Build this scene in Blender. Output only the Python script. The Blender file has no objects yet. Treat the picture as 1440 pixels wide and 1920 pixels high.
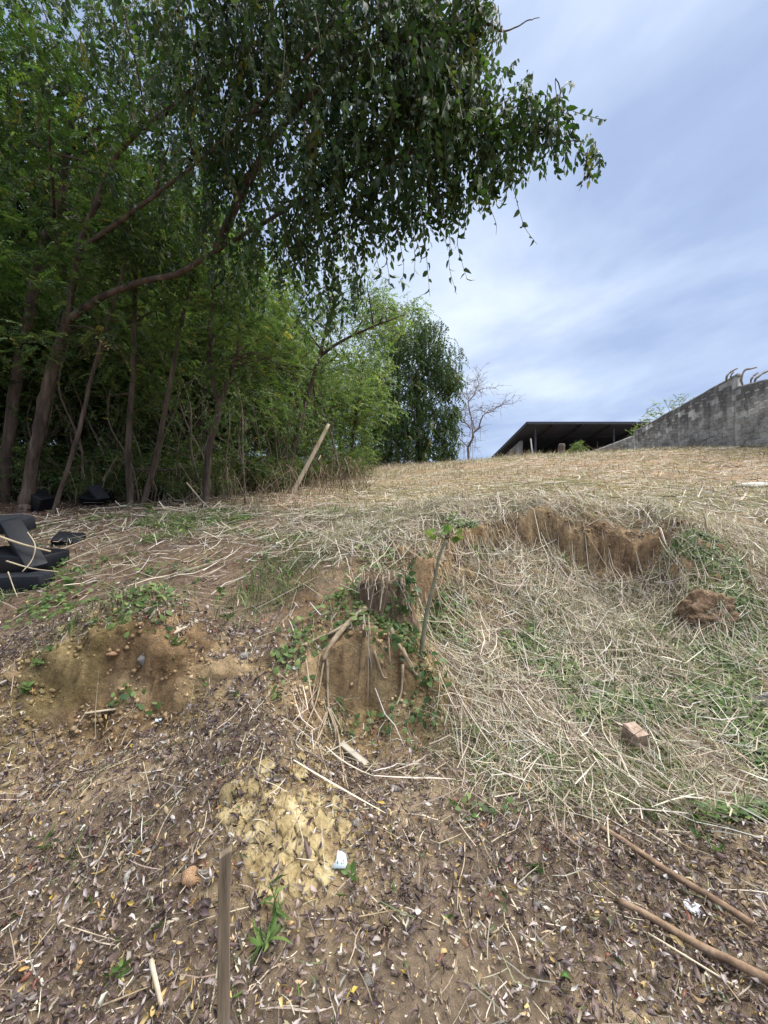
import bpy, math
import numpy as np
from mathutils import Vector, Matrix, Quaternion

# ------------------------------------------------------------------ camera, sky, sun, exposure
scene = bpy.context.scene
COL = scene.collection
F = 741.3                                   # focal length in photo pixels (1440 x 1920)
CAM_H = 1.5
cam_d = bpy.data.cameras.new('camera')
cam_d.sensor_fit = 'VERTICAL'
cam_d.sensor_height = 36.0
cam_d.lens = 36.0 * F / 1920.0
cam_d.clip_start = 0.05
cam_d.clip_end = 2000
cam = bpy.data.objects.new('camera', cam_d)
COL.objects.link(cam)
cam.location = (0, 0, CAM_H)
cam.rotation_euler = (math.radians(90), 0, 0)
scene.camera = cam

SUN_DIR = Vector((0.40, 0.10, 0.91)).normalized()
world = bpy.data.worlds.new('World')
scene.world = world
world.use_nodes = True
wn = world.node_tree
wn.nodes.clear()


def N(nt, typ, **kw):
    n = nt.nodes.new(typ)
    for k, v in kw.items():
        if k.startswith('i_'):
            key = k[2:]
            key = int(key) if key.isdigit() else key.replace('_', ' ')
            n.inputs[key].default_value = v
        else:
            setattr(n, k, v)
    return n


def L(nt, a, ao, b, bi):
    nt.links.new(a.outputs[ao], b.inputs[bi])


def ramp(nt, stops, interp='LINEAR'):
    r = nt.nodes.new('ShaderNodeValToRGB')
    cr = r.color_ramp
    cr.interpolation = interp
    while len(cr.elements) < len(stops):
        cr.elements.new(0.5)
    for e, (p, c) in zip(cr.elements, stops):
        e.position = p
        e.color = (c[0], c[1], c[2], 1)
    return r


sky = N(wn, 'ShaderNodeTexSky')
sky.sky_type = 'NISHITA'
sky.sun_disc = False
sky.sun_elevation = math.asin(SUN_DIR.z)
sky.sun_rotation = math.atan2(SUN_DIR.x, SUN_DIR.y)
tc = N(wn, 'ShaderNodeTexCoord')
# cloud sheet: project the view direction on a flat ceiling so that clouds flatten towards the horizon
sep = N(wn, 'ShaderNodeSeparateXYZ')
L(wn, tc, 'Generated', sep, 0)
zc = N(wn, 'ShaderNodeMath', operation='MAXIMUM', i_1=0.0)
L(wn, sep, 'Z', zc, 0)
za = N(wn, 'ShaderNodeMath', operation='ADD', i_1=0.28)
L(wn, zc, 0, za, 0)
dx = N(wn, 'ShaderNodeMath', operation='DIVIDE')
dy = N(wn, 'ShaderNodeMath', operation='DIVIDE')
L(wn, sep, 'X', dx, 0); L(wn, za, 0, dx, 1)
L(wn, sep, 'Y', dy, 0); L(wn, za, 0, dy, 1)
cmb = N(wn, 'ShaderNodeCombineXYZ')
L(wn, dx, 0, cmb, 'X'); L(wn, dy, 0, cmb, 'Y')
mp = N(wn, 'ShaderNodeMapping', vector_type='TEXTURE')
mp.inputs['Location'].default_value = (13.9, 17.4, 0)
mp.inputs['Rotation'].default_value = (0, 0, math.radians(138))
mp.inputs['Scale'].default_value = (1.45, 0.95, 1)
L(wn, cmb, 0, mp, 'Vector')
cn = N(wn, 'ShaderNodeTexNoise', i_Scale=1.3, i_Detail=6.0, i_Roughness=0.52, i_Distortion=0.3)
L(wn, mp, 0, cn, 'Vector')
cr = ramp(wn, [(0.32, (.56, .72, 1.12)), (0.45, (.72, .91, 1.34)), (0.55, (.98, 1.18, 1.58)), (0.68, (1.48, 1.66, 1.92))])
L(wn, cn, 'Fac', cr, 0)
mixw = N(wn, 'ShaderNodeMixRGB', blend_type='MIX', i_Fac=0.97)
L(wn, sky, 0, mixw, 1); L(wn, cr, 0, mixw, 2)
bg = N(wn, 'ShaderNodeBackground', i_Strength=0.098)
L(wn, mixw, 0, bg, 'Color')
wo = N(wn, 'ShaderNodeOutputWorld')
L(wn, bg, 0, wo, 'Surface')

sun_d = bpy.data.lights.new('sun', 'SUN')
sun_d.energy = 1.5
sun_d.angle = math.radians(70)
sun_d.color = (1.0, 0.96, 0.9)
sun = bpy.data.objects.new('sun', sun_d)
COL.objects.link(sun)
sun.location = (10, 0, 30)
sun.rotation_euler = SUN_DIR.to_track_quat('Z', 'Y').to_euler()

vs = scene.view_settings
vs.view_transform = 'Standard'
vs.look = 'None'
vs.gamma = 1.0
vs.exposure = 2.6
vs.use_curve_mapping = False
scene.cycles.max_bounces = 6
scene.cycles.diffuse_bounces = 3
scene.cycles.transmission_bounces = 4
scene.cycles.use_denoising = True

rng = np.random.default_rng(7)


# ------------------------------------------------------------------ numeric helpers
def _hash(ix, iy, seed):
    h = (ix.astype(np.int64) * 374761393 + iy.astype(np.int64) * 668265263 + seed * 1442695041) & 0x7fffffff
    h = ((h ^ (h >> 13)) * 1274126177) & 0x7fffffff
    h = h ^ (h >> 16)
    return (h & 0xffff) / 65535.0


def vnoise(x, y, seed=0):
    x = np.asarray(x, float); y = np.asarray(y, float)
    ix = np.floor(x); iy = np.floor(y)
    fx = x - ix; fy = y - iy
    fx = fx * fx * (3 - 2 * fx); fy = fy * fy * (3 - 2 * fy)
    a = _hash(ix, iy, seed); b = _hash(ix + 1, iy, seed)
    c = _hash(ix, iy + 1, seed); d = _hash(ix + 1, iy + 1, seed)
    return (a * (1 - fx) + b * fx) * (1 - fy) + (c * (1 - fx) + d * fx) * fy


def fbm(x, y, seed=0, oct=4, rough=0.5):
    s = 0; a = 1; t = 0
    for o in range(oct):
        s = s + a * vnoise(x * 2 ** o + 17.3 * o, y * 2 ** o - 9.1 * o, seed + o)
        t += a; a *= rough
    return s / t - 0.5


def sstep(a, b, x):
    t = np.clip((np.asarray(x, float) - a) / (b - a), 0, 1)
    return t * t * (3 - 2 * t)


def P(px, py, Y):
    return np.array([(px - 720) / F * Y, Y, CAM_H + (960 - py) / F * Y])


# ------------------------------------------------------------------ terrain heights
CP = [  # surveyed points: bearing / drop as read in the photo plus the distance
    (540, 1920, 1.15), (540, 1700, 1.45), (540, 1560, 1.66), (540, 1470, 1.85), (540, 1380, 2.1), (540, 1250, 2.5),
    (540, 1150, 2.85), (540, 1080, 3.25), (540, 1020, 4.1), (540, 980, 5.3), (540, 950, 7), (540, 920, 10), (560, 900, 15), (600, 884, 22),
    (700, 1140, 2.86), (700, 1050, 3.4), (700, 1180, 2.72), (700, 1270, 2.6), (700, 1385, 2.44), (700, 1450, 2.16), (700, 1560, 1.76), (700, 1700, 1.48),
    (700, 1000, 4.4), (720, 960, 6.2), (740, 930, 9), (760, 905, 13), (740, 885, 19), (720, 873, 26),
    (625, 1195, 2.7), (625, 1300, 2.54), (620, 1395, 2.36), (760, 1220, 2.7), (765, 1310, 2.56), (780, 1390, 2.42), (660, 1120, 2.95),
    (800, 1030, 3.7), (800, 1062, 3.5), (800, 1140, 3.38), (800, 1200, 3.1), (805, 1350, 2.5), (800, 1440, 2.18), (830, 1560, 1.83),
    (860, 1000, 4.1), (860, 1100, 3.7), (850, 1060, 3.85),
    (900, 985, 4.4), (905, 1042, 4.15), (900, 1150, 3.55), (900, 1250, 3.0), (900, 1350, 2.55), (900, 1450, 2.2), (900, 1600, 1.74), (900, 1920, 1.158),
    (900, 950, 5.8), (900, 920, 8.2), (900, 890, 13), (905, 864, 22),
    (1100, 852, 19), (1100, 900, 9.2), (1100, 945, 5.7), (1100, 968, 4.75), (1120, 1085, 4.38), (1100, 1200, 3.55), (1100, 1300, 2.95), (1100, 1400, 2.47), (1100, 1550, 1.88), (1100, 1920, 1.158),
    (1000, 970, 4.7), (1010, 1050, 4.4), (1010, 1120, 3.9), (1000, 856, 21), (1230, 985, 4.55), (1220, 1090, 4.25), (1270, 990, 4.4), (1280, 1050, 4.15),
    (1200, 1180, 3.65), (1250, 1300, 2.95), (1250, 1450, 2.28),
    (1340, 1130, 3.85), (1340, 1210, 3.45), (1300, 842, 14.5), (1200, 846, 17),
    (1420, 840, 12.6), (1400, 900, 8), (1400, 955, 5.4), (1400, 1040, 4.3), (1400, 1100, 3.9), (1400, 1200, 3.45), (1400, 1300, 2.92), (1400, 1440, 2.31), (1400, 1600, 1.735), (1400, 1800, 1.32),
    (200, 1355, 2.28), (200, 1195, 2.46), (200, 1120, 3.2), (200, 1050, 4.0), (200, 980, 5.5), (200, 950, 7), (200, 900, 12.5), (200, 1450, 1.98), (200, 1600, 1.66), (200, 1750, 1.405),
    (300, 1350, 2.3), (300, 1190, 2.5), (90, 1390, 2.2), (80, 1235, 2.44), (410, 1160, 2.8), (420, 1250, 2.5), (400, 1350, 2.24),
    (20, 1430, 2.06), (0, 1240, 2.5), (0, 1120, 3.4), (0, 1000, 5.2), (0, 950, 7), (0, 1340, 2.2), (0, 1600, 1.68), (0, 1800, 1.32),
    (380, 1120, 3.1), (380, 1050, 3.9), (380, 980, 5.4), (380, 945, 7.3), (380, 900, 13), (450, 870, 24),
]
pts = [P(*c) for c in CP]
pts += [np.array(p, float) for p in [
    (0, 0, 0), (-3, 0, 0), (3, 0, 0), (0, -6, 0), (-12, -10, 0), (12, -10, 0), (-40, -40, -.5), (40, -40, -.5), (6, 1.5, .1), (-6, 1.5, .25),
    (-6, 3.5, .85), (6, 3.5, .6), (-12, 7, 1.8), (-12, 2, .7), (-20, 15, 3.2), (-30, 30, 4.5), (-12, 20, 3.9), (-8, 28, 4.6), (0, 31, 4.5),
    (0, 42, 3.0), (0, 60, 0.5), (45, 60, 1), (-45, 60, 2), (10, 25, 4.35), (8, 32, 3.8), (20, 20, 5), (25, 8, 3.5), (20, 0, .8), (45, 20, 4),
    (16, 12, 3.7), (15, 26, 4.4), (9, 5, 1.75), (-45, 0, .5), (45, 0, .5)]]
pts = np.array(pts)


def tps_fit(P3, lam=2e-3):
    n = len(P3)
    d = np.linalg.norm(P3[:, None, :2] - P3[None, :, :2], axis=2)
    K = np.where(d > 1e-9, d * d * np.log(d + 1e-12), 0)
    A = np.zeros((n + 3, n + 3))
    A[:n, :n] = K + lam * np.eye(n)
    A[:n, n] = 1; A[:n, n + 1:] = P3[:, :2]
    A[n, :n] = 1; A[n + 1:, :n] = P3[:, :2].T
    b = np.zeros(n + 3); b[:n] = P3[:, 2]
    return np.linalg.solve(A, b)


TW = tps_fit(pts)


def tps(x, y):
    x = np.asarray(x, float).ravel(); y = np.asarray(y, float).ravel()
    out = np.empty_like(x)
    for i in range(0, len(x), 20000):
        xx = x[i:i + 20000]; yy = y[i:i + 20000]
        d2 = (xx[:, None] - pts[None, :, 0]) ** 2 + (yy[:, None] - pts[None, :, 1]) ** 2
        out[i:i + 20000] = (0.5 * d2 * np.log(d2 + 1e-18)) @ TW[:-3] + TW[-3] + TW[-2] * xx + TW[-1] * yy
    return out


def axis(lo, hi, step, far_lo, far_hi, g):
    a = list(np.arange(lo, hi + step / 2, step))
    s = step
    while a[-1] < far_hi:
        s *= g; a.append(a[-1] + s)
    s = step
    while a[0] > far_lo:
        s *= g; a.insert(0, a[0] - s)
    return np.array(a)


GX = axis(-3.2, 4.4, 0.028, -160, 160, 1.07)
GY = axis(0.75, 4.9, 0.019, -60, 170, 1.05)
gx, gy = np.meshgrid(GX, GY)
# cut banks: the fall of the ground is drawn together along these lip lines (x, y, half width of the strip)
SCARPS = [
    [(-2.6, 2.36, .0), (-2.3, 2.33, .17), (-1.7, 2.37, .20), (-1.3, 2.40, .18), (-1.05, 2.5, .10), (-.8, 2.56, .13), (-.6, 2.6, .0)],
    [(-.46, 2.62, .0), (-.36, 2.6, .17), (-.1, 2.57, .22), (.1, 2.6, .19), (.24, 2.64, .0)],
    [(.22, 3.44, .0), (.3, 3.44, .14), (.45, 3.5, .16), (.58, 3.72, .12), (.75, 4.0, .14), (1.0, 4.24, .18), (1.4, 4.5, .2), (1.8, 4.58, .26), (2.3, 4.58, .28), (2.8, 4.48, .24), (3.2, 4.4, .16), (3.5, 4.3, .0)],
]
gyw = gy.copy()
for sc in SCARPS:
    sc = np.array(sc)
    wob = 0.22 * fbm(gx * 2.7, gx * 0 + 5, 201, 4, .6)
    yl = np.interp(gx, sc[:, 0], sc[:, 1]) + wob
    w = np.interp(gx, sc[:, 0], sc[:, 2], left=0, right=0)
    d = gy - yl
    u = np.clip(np.abs(d) / np.maximum(w, 1e-6), 0, 1)
    dw = np.sign(d) * w * u ** (0.55 if sc[0, 0] < -2 else 0.36)
    gyw = np.where((w > 1e-4) & (u < 1), yl + dw, gyw)
H0 = tps(gx, gyw).reshape(gx.shape)
rad = np.hypot(gx, gy - 10)
H0 = H0 * (1 - sstep(45, 80, rad)) + (-1.5) * sstep(45, 80, rad)
sx = np.gradient(H0, GX, axis=1); sy = np.gradient(H0, GY, axis=0)
slope = np.hypot(sx, sy)
near = 1 - sstep(5, 14, rad - 4)
steep = sstep(0.55, 1.1, slope)
HD = 0.05 * fbm(gx * 2.2, gy * 2.2, 3, 4) * near + 0.02 * fbm(gx * 9, gy * 9, 11, 3) * near
HD += steep * near * (0.17 * fbm(gx * 5, gy * 5, 23, 4, .65) + 0.07 * np.abs(fbm(gx * 14, gy * 7, 31, 3)))
HD += 0.16 * fbm(gx * .5, gy * .5, 41, 3) * sstep(5, 9, gy)
HG = H0 + HD
# roundish clod of bare earth on the right bank and the pulled-out hollow beside the stump
cx_, cy_ = P(1335, 1150, 3.72)[:2]
HG += 0.20 * np.exp(-(((gx - cx_) / .30) ** 2 + ((gy - cy_) / .20) ** 2) ** 1.5)


def HH(x, y):
    x = np.asarray(x, float); y = np.asarray(y, float)
    i = np.clip(np.searchsorted(GX, x) - 1, 0, len(GX) - 2)
    j = np.clip(np.searchsorted(GY, y) - 1, 0, len(GY) - 2)
    u = np.clip((x - GX[i]) / (GX[i + 1] - GX[i]), 0, 1); v = np.clip((y - GY[j]) / (GY[j + 1] - GY[j]), 0, 1)
    return (HG[j, i] * (1 - u) + HG[j, i + 1] * u) * (1 - v) + (HG[j + 1, i] * (1 - u) + HG[j + 1, i + 1] * u) * v


def HN(x, y, e=0.03):
    a = (HH(np.asarray(x) + e, y) - HH(np.asarray(x) - e, y)) / (2 * e)
    b = (HH(x, np.asarray(y) + e) - HH(x, np.asarray(y) - e)) / (2 * e)
    n = np.stack([-a, -b, np.ones_like(a)], -1)
    return n / np.linalg.norm(n, axis=-1, keepdims=True)


def G(px, py, lift=0.0):
    """ground point seen at a photo position"""
    t = np.concatenate([np.arange(0.9, 6, 0.01), np.arange(6, 60, 0.05)])
    x = (px - 720) / F * t; z = CAM_H + (960 - py) / F * t
    h = HH(x, t)
    k = np.argmax(z <= h)
    if z[k] > h[k]:
        k = len(t) - 1
    return np.array([x[k], t[k], h[k] + lift])


def ground_at(p, lift=0.0):
    return np.array([p[0], p[1], float(HH(p[0], p[1])) + lift])


# ------------------------------------------------------------------ mesh helpers
def link(o, parent=None):
    COL.objects.link(o)
    if parent is not None:
        o.parent = parent
    return o


def mesh_np(name, V, Fq, cols=None, mat=None, smooth=True):
    """V (n,3); Fq (m,3|4) int array, or list of such arrays; cols (n,3)"""
    me = bpy.data.meshes.new(name)
    V = np.asarray(V, np.float32).reshape(-1, 3)
    if not isinstance(Fq, list):
        Fq = [Fq]
    loops = np.concatenate([np.asarray(f).ravel() for f in Fq]).astype(np.int32)
    counts = np.concatenate([np.full(len(f), np.asarray(f).shape[1]) for f in Fq]).astype(np.int32)
    me.vertices.add(len(V)); me.vertices.foreach_set('co', V.ravel())
    me.loops.add(len(loops)); me.loops.foreach_set('vertex_index', loops)
    me.polygons.add(len(counts))
    starts = np.concatenate([[0], np.cumsum(counts)[:-1]]).astype(np.int32)
    me.polygons.foreach_set('loop_start', starts)
    me.polygons.foreach_set('loop_total', counts)
    if smooth:
        me.polygons.foreach_set('use_smooth', np.ones(len(counts), bool))
    if cols is not None:
        at = me.color_attributes.new('Col', 'FLOAT_COLOR', 'POINT')
        c4 = np.ones((len(V), 4), np.float32); c4[:, :3] = cols
        at.data.foreach_set('color', c4.ravel())
    me.update(calc_edges=True)
    me.validate()
    if mat is not None:
        me.materials.append(mat)
    return me


def obj(name, me, parent=None, loc=None):
    o = bpy.data.objects.new(name, me)
    link(o, parent)
    if loc is not None:
        o.location = loc
    return o


def thing(name, label, cat, loc=(0, 0, 0), group=None):
    o = bpy.data.objects.new(name, None)
    o.empty_display_size = 0.1
    link(o); o.location = loc
    o['label'] = label; o['category'] = cat
    if group:
        o['group'] = group
    return o


def tag(o, label, cat, group=None, kind=None):
    o['label'] = label; o['category'] = cat
    if group:
        o['group'] = group
    if kind:
        o['kind'] = kind
    return o


class Geo:
    """collects vertices and faces of ONE mesh"""
    def __init__(s):
        s.V = []; s.T = []; s.Q = []; s.n = 0; s.C = []

    def add(s, V, Q=None, T=None, col=None):
        V = np.asarray(V, float).reshape(-1, 3)
        if Q is not None and len(Q):
            s.Q.append(np.asarray(Q, int) + s.n)
        if T is not None and len(T):
            s.T.append(np.asarray(T, int) + s.n)
        s.V.append(V); s.n += len(V)
        if col is not None:
            s.C.append(np.broadcast_to(np.asarray(col, float), (len(V), 3)))
        return s

    def mesh(s, name, mat, smooth=True, offset=None):
        V = np.concatenate(s.V)
        if offset is not None:
            V = V - np.asarray(offset)
        fs = []
        if s.Q: fs.append(np.concatenate(s.Q))
        if s.T: fs.append(np.concatenate(s.T))
        return mesh_np(name, V, fs, np.concatenate(s.C) if s.C else None, mat, smooth)


def catmull(p, n):
    p = np.asarray(p, float)
    if len(p) < 3:
        t = np.linspace(0, 1, n)[:, None]
        return p[0] * (1 - t) + p[-1] * t
    q = np.vstack([2 * p[0] - p[1], p, 2 * p[-1] - p[-2]])
    ts = np.linspace(0, len(p) - 1 - 1e-9, n)
    i = ts.astype(int); u = (ts - i)[:, None]
    a, b, c, d = q[i], q[i + 1], q[i + 2], q[i + 3]
    return .5 * ((2 * b) + (-a + c) * u + (2 * a - 5 * b + 4 * c - d) * u ** 2 + (-a + 3 * b - 3 * c + d) * u ** 3)


def tube(path, rad, sides=8, rough=0.0, seed=0, cap=True):
    path = np.asarray(path, float); n = len(path)
    rad = np.interp(np.linspace(0, 1, n), np.linspace(0, 1, len(rad)), rad) if np.ndim(rad) else np.full(n, rad)
    T = np.gradient(path, axis=0); T /= np.linalg.norm(T, axis=1, keepdims=True) + 1e-12
    up = np.array([0, 0, 1.0]) if abs(T[0][2]) < .9 else np.array([1.0, 0, 0])
    a = np.cross(T[0], up); a /= np.linalg.norm(a)
    As = []
    for k in range(n):
        a = a - T[k] * np.dot(a, T[k]); a /= np.linalg.norm(a) + 1e-12
        As.append(a)
    A = np.array(As); B = np.cross(T, A)
    th = np.linspace(0, 2 * np.pi, sides, endpoint=False)
    r = rad[:, None] * np.ones((1, sides))
    if rough:
        kk, ss = np.meshgrid(np.arange(n), np.arange(sides), indexing='ij')
        r = r * (1 + rough * 2 * fbm(kk * .35 + seed * 3.1, np.cos(th)[ss] * 1.5 + np.sin(th)[ss] * .7 + seed, seed, 3))
    V = path[:, None, :] + r[..., None] * (np.cos(th)[None, :, None] * A[:, None, :] + np.sin(th)[None, :, None] * B[:, None, :])
    V = V.reshape(-1, 3)
    i = np.arange(n - 1)[:, None] * sides; j = np.arange(sides)[None, :]; j2 = (j + 1) % sides
    Q = np.stack([i + j, i + j2, i + sides + j2, i + sides + j], -1).reshape(-1, 4)
    Tt = None
    if cap:
        V = np.vstack([V, path[0], path[-1]])
        m = n * sides
        js = np.arange(sides); js2 = (js + 1) % sides
        Tt = np.vstack([np.stack([np.full(sides, m), js2, js], -1),
                        np.stack([np.full(sides, m + 1), (n - 1) * sides + js, (n - 1) * sides + js2], -1)])
    return V, Q, Tt


def box(sx, sy, sz, bev=0.0):
    """bevelled box, centred in x,y, standing on z=0"""
    import bmesh
    bm = bmesh.new()
    bmesh.ops.create_cube(bm, size=1)
    for v in bm.verts:
        v.co = Vector((v.co.x * sx, v.co.y * sy, (v.co.z + .5) * sz))
    if bev:
        bmesh.ops.bevel(bm, geom=bm.edges[:], offset=bev, segments=2, profile=.6, affect='EDGES')
    return bm


def bm_obj(name, bm, mat, parent=None, smooth=False):
    me = bpy.data.meshes.new(name)
    bm.to_mesh(me); bm.free()
    if smooth:
        me.polygons.foreach_set('use_smooth', np.ones(len(me.polygons), bool))
    me.materials.append(mat)
    return obj(name, me, parent)


def rotmats(yaw, pitch, roll):
    cy, sy = np.cos(yaw), np.sin(yaw); cp, sp = np.cos(pitch), np.sin(pitch); cr, sr = np.cos(roll), np.sin(roll)
    z = np.zeros_like(cy); o = np.ones_like(cy)
    Rz = np.stack([cy, -sy, z, sy, cy, z, z, z, o], -1).reshape(-1, 3, 3)
    Rx = np.stack([o, z, z, z, cp, -sp, z, sp, cp], -1).reshape(-1, 3, 3)
    Ry = np.stack([cr, z, sr, z, o, z, -sr, z, cr], -1).reshape(-1, 3, 3)
    return Rz @ Rx @ Ry


def align_normal(R, n):
    """tilt rotations so that local z follows the normals n"""
    n = np.asarray(n)
    z = np.array([0, 0, 1.0])
    v = np.cross(np.broadcast_to(z, n.shape), n); c = n[:, 2]
    K = np.zeros((len(n), 3, 3))
    K[:, 0, 1] = -v[:, 2]; K[:, 0, 2] = v[:, 1]; K[:, 1, 0] = v[:, 2]; K[:, 1, 2] = -v[:, 0]; K[:, 2, 0] = -v[:, 1]; K[:, 2, 1] = v[:, 0]
    M = np.eye(3) + K + K @ K / (1 + c)[:, None, None]
    return M @ R


def scatter(tv, tf, pos, R, scale, cols=None):
    """copies of a template (quads or tris) as plain arrays"""
    tv = np.asarray(tv, float); tf = np.asarray(tf, int)
    V = np.einsum('nij,kj->nki', R * np.asarray(scale).reshape(-1, 1, 1), tv) + pos[:, None, :]
    Fs = tf[None] + (np.arange(len(pos)) * len(tv))[:, None, None]
    C = None
    if cols is not None:
        C = np.repeat(cols, len(tv), axis=0)
    return V.reshape(-1, 3), Fs.reshape(-1, tf.shape[1]), C


def ribbons(Pn, W, side, cols=None):
    """Pn (N,k,3) centre lines, W (N,k) half widths, side (N,3) or (N,k,3) width direction"""
    n, k, _ = Pn.shape
    if side.ndim == 2:
        side = np.repeat(side[:, None, :], k, 1)
    V = np.stack([Pn - side * W[..., None], Pn + side * W[..., None]], 2)
    base = (np.arange(n) * k * 2)[:, None] + (np.arange(k - 1) * 2)[None, :]
    Q = np.stack([base, base + 1, base + 3, base + 2], -1).reshape(-1, 4)
    C = np.repeat(cols, k * 2, axis=0) if cols is not None else None
    return V.reshape(-1, 3), Q, C


# ------------------------------------------------------------------ materials
def new_mat(name):
    m = bpy.data.materials.new(name)
    m.use_nodes = True
    m.node_tree.nodes.clear()
    return m, m.node_tree


def plain_mat(name, c1, c2, scale=8.0, rough=0.8, bump=0.3, detail=6, stretch=(1, 1, 1), metallic=0.0, c3=None, bdist=0.01):
    m, nt = new_mat(name)
    tcn = N(nt, 'ShaderNodeTexCoord')
    mpn = N(nt, 'ShaderNodeMapping'); mpn.inputs['Scale'].default_value = stretch
    L(nt, tcn, 'Object', mpn, 'Vector')
    no = N(nt, 'ShaderNodeTexNoise', i_Scale=scale, i_Detail=detail, i_Roughness=.65)
    L(nt, mpn, 0, no, 'Vector')
    st = [(.3, c1), (.7, c2)]
    if c3: st = [(.3, c1), (.52, c2), (.7, c3)]
    r = ramp(nt, st)
    L(nt, no, 'Fac', r, 0)
    b = N(nt, 'ShaderNodeBsdfPrincipled', i_Roughness=rough, i_Metallic=metallic)
    b.inputs['Specular IOR Level'].default_value = 0.25
    L(nt, r, 0, b, 'Base Color')
    if bump:
        bp = N(nt, 'ShaderNodeBump', i_Strength=bump, i_Distance=bdist)
        L(nt, no, 'Fac', bp, 'Height'); L(nt, bp, 0, b, 'Normal')
    o = N(nt, 'ShaderNodeOutputMaterial')
    L(nt, b, 0, o, 'Surface')
    return m


def attr_mat(name, transl=0.0, rough=0.6, spec=0.25, tint=(1, 1, 1)):
    """colour per piece from the attribute, optional light passing through (leaves)"""
    m, nt = new_mat(name)
    a = N(nt, 'ShaderNodeAttribute', attribute_name='Col')
    b = N(nt, 'ShaderNodeBsdfPrincipled', i_Roughness=rough)
    b.inputs['Specular IOR Level'].default_value = spec
    L(nt, a, 'Color', b, 'Base Color')
    o = N(nt, 'ShaderNodeOutputMaterial')
    if transl:
        t = N(nt, 'ShaderNodeBsdfTranslucent')
        mul = N(nt, 'ShaderNodeMixRGB', blend_type='MULTIPLY', i_Fac=1.0)
        mul.inputs[2].default_value = (1.15 * tint[0], 1.35 * tint[1], 0.55 * tint[2], 1)
        L(nt, a, 'Color', mul, 1); L(nt, mul, 0, t, 'Color')
        mx = N(nt, 'ShaderNodeMixShader', i_Fac=transl)
        L(nt, b, 0, mx, 1); L(nt, t, 0, mx, 2); L(nt, mx, 0, o, 'Surface')
    else:
        L(nt, b, 0, o, 'Surface')
    return m


def random_mat(name, stops, rough=0.7, transl=0.0, vein=0.25, scale=30):
    """colour picked per object (Object Info random) with fine mottling"""
    m, nt = new_mat(name)
    oi = N(nt, 'ShaderNodeObjectInfo')
    r = ramp(nt, stops)
    L(nt, oi, 'Random', r, 0)
    tcn = N(nt, 'ShaderNodeTexCoord')
    no = N(nt, 'ShaderNodeTexNoise', i_Scale=scale, i_Detail=3.0)
    L(nt, tcn, 'Object', no, 'Vector')
    mr = N(nt, 'ShaderNodeMapRange'); mr.inputs['To Min'].default_value = 1 - vein * 1.5; mr.inputs['To Max'].default_value = 1 + vein
    L(nt, no, 'Fac', mr, 'Value')
    mul = N(nt, 'ShaderNodeMixRGB', blend_type='MULTIPLY', i_Fac=1.0)
    L(nt, r, 0, mul, 1); L(nt, mr, 0, mul, 2)
    b = N(nt, 'ShaderNodeBsdfPrincipled', i_Roughness=rough)
    b.inputs['Specular IOR Level'].default_value = 0.3
    L(nt, mul, 0, b, 'Base Color')
    o = N(nt, 'ShaderNodeOutputMaterial')
    if transl:
        t = N(nt, 'ShaderNodeBsdfTranslucent'); L(nt, mul, 0, t, 'Color')
        mx = N(nt, 'ShaderNodeMixShader', i_Fac=transl)
        L(nt, b, 0, mx, 1); L(nt, t, 0, mx, 2); L(nt, mx, 0, o, 'Surface')
    else:
        L(nt, b, 0, o, 'Surface')
    return m


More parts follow.
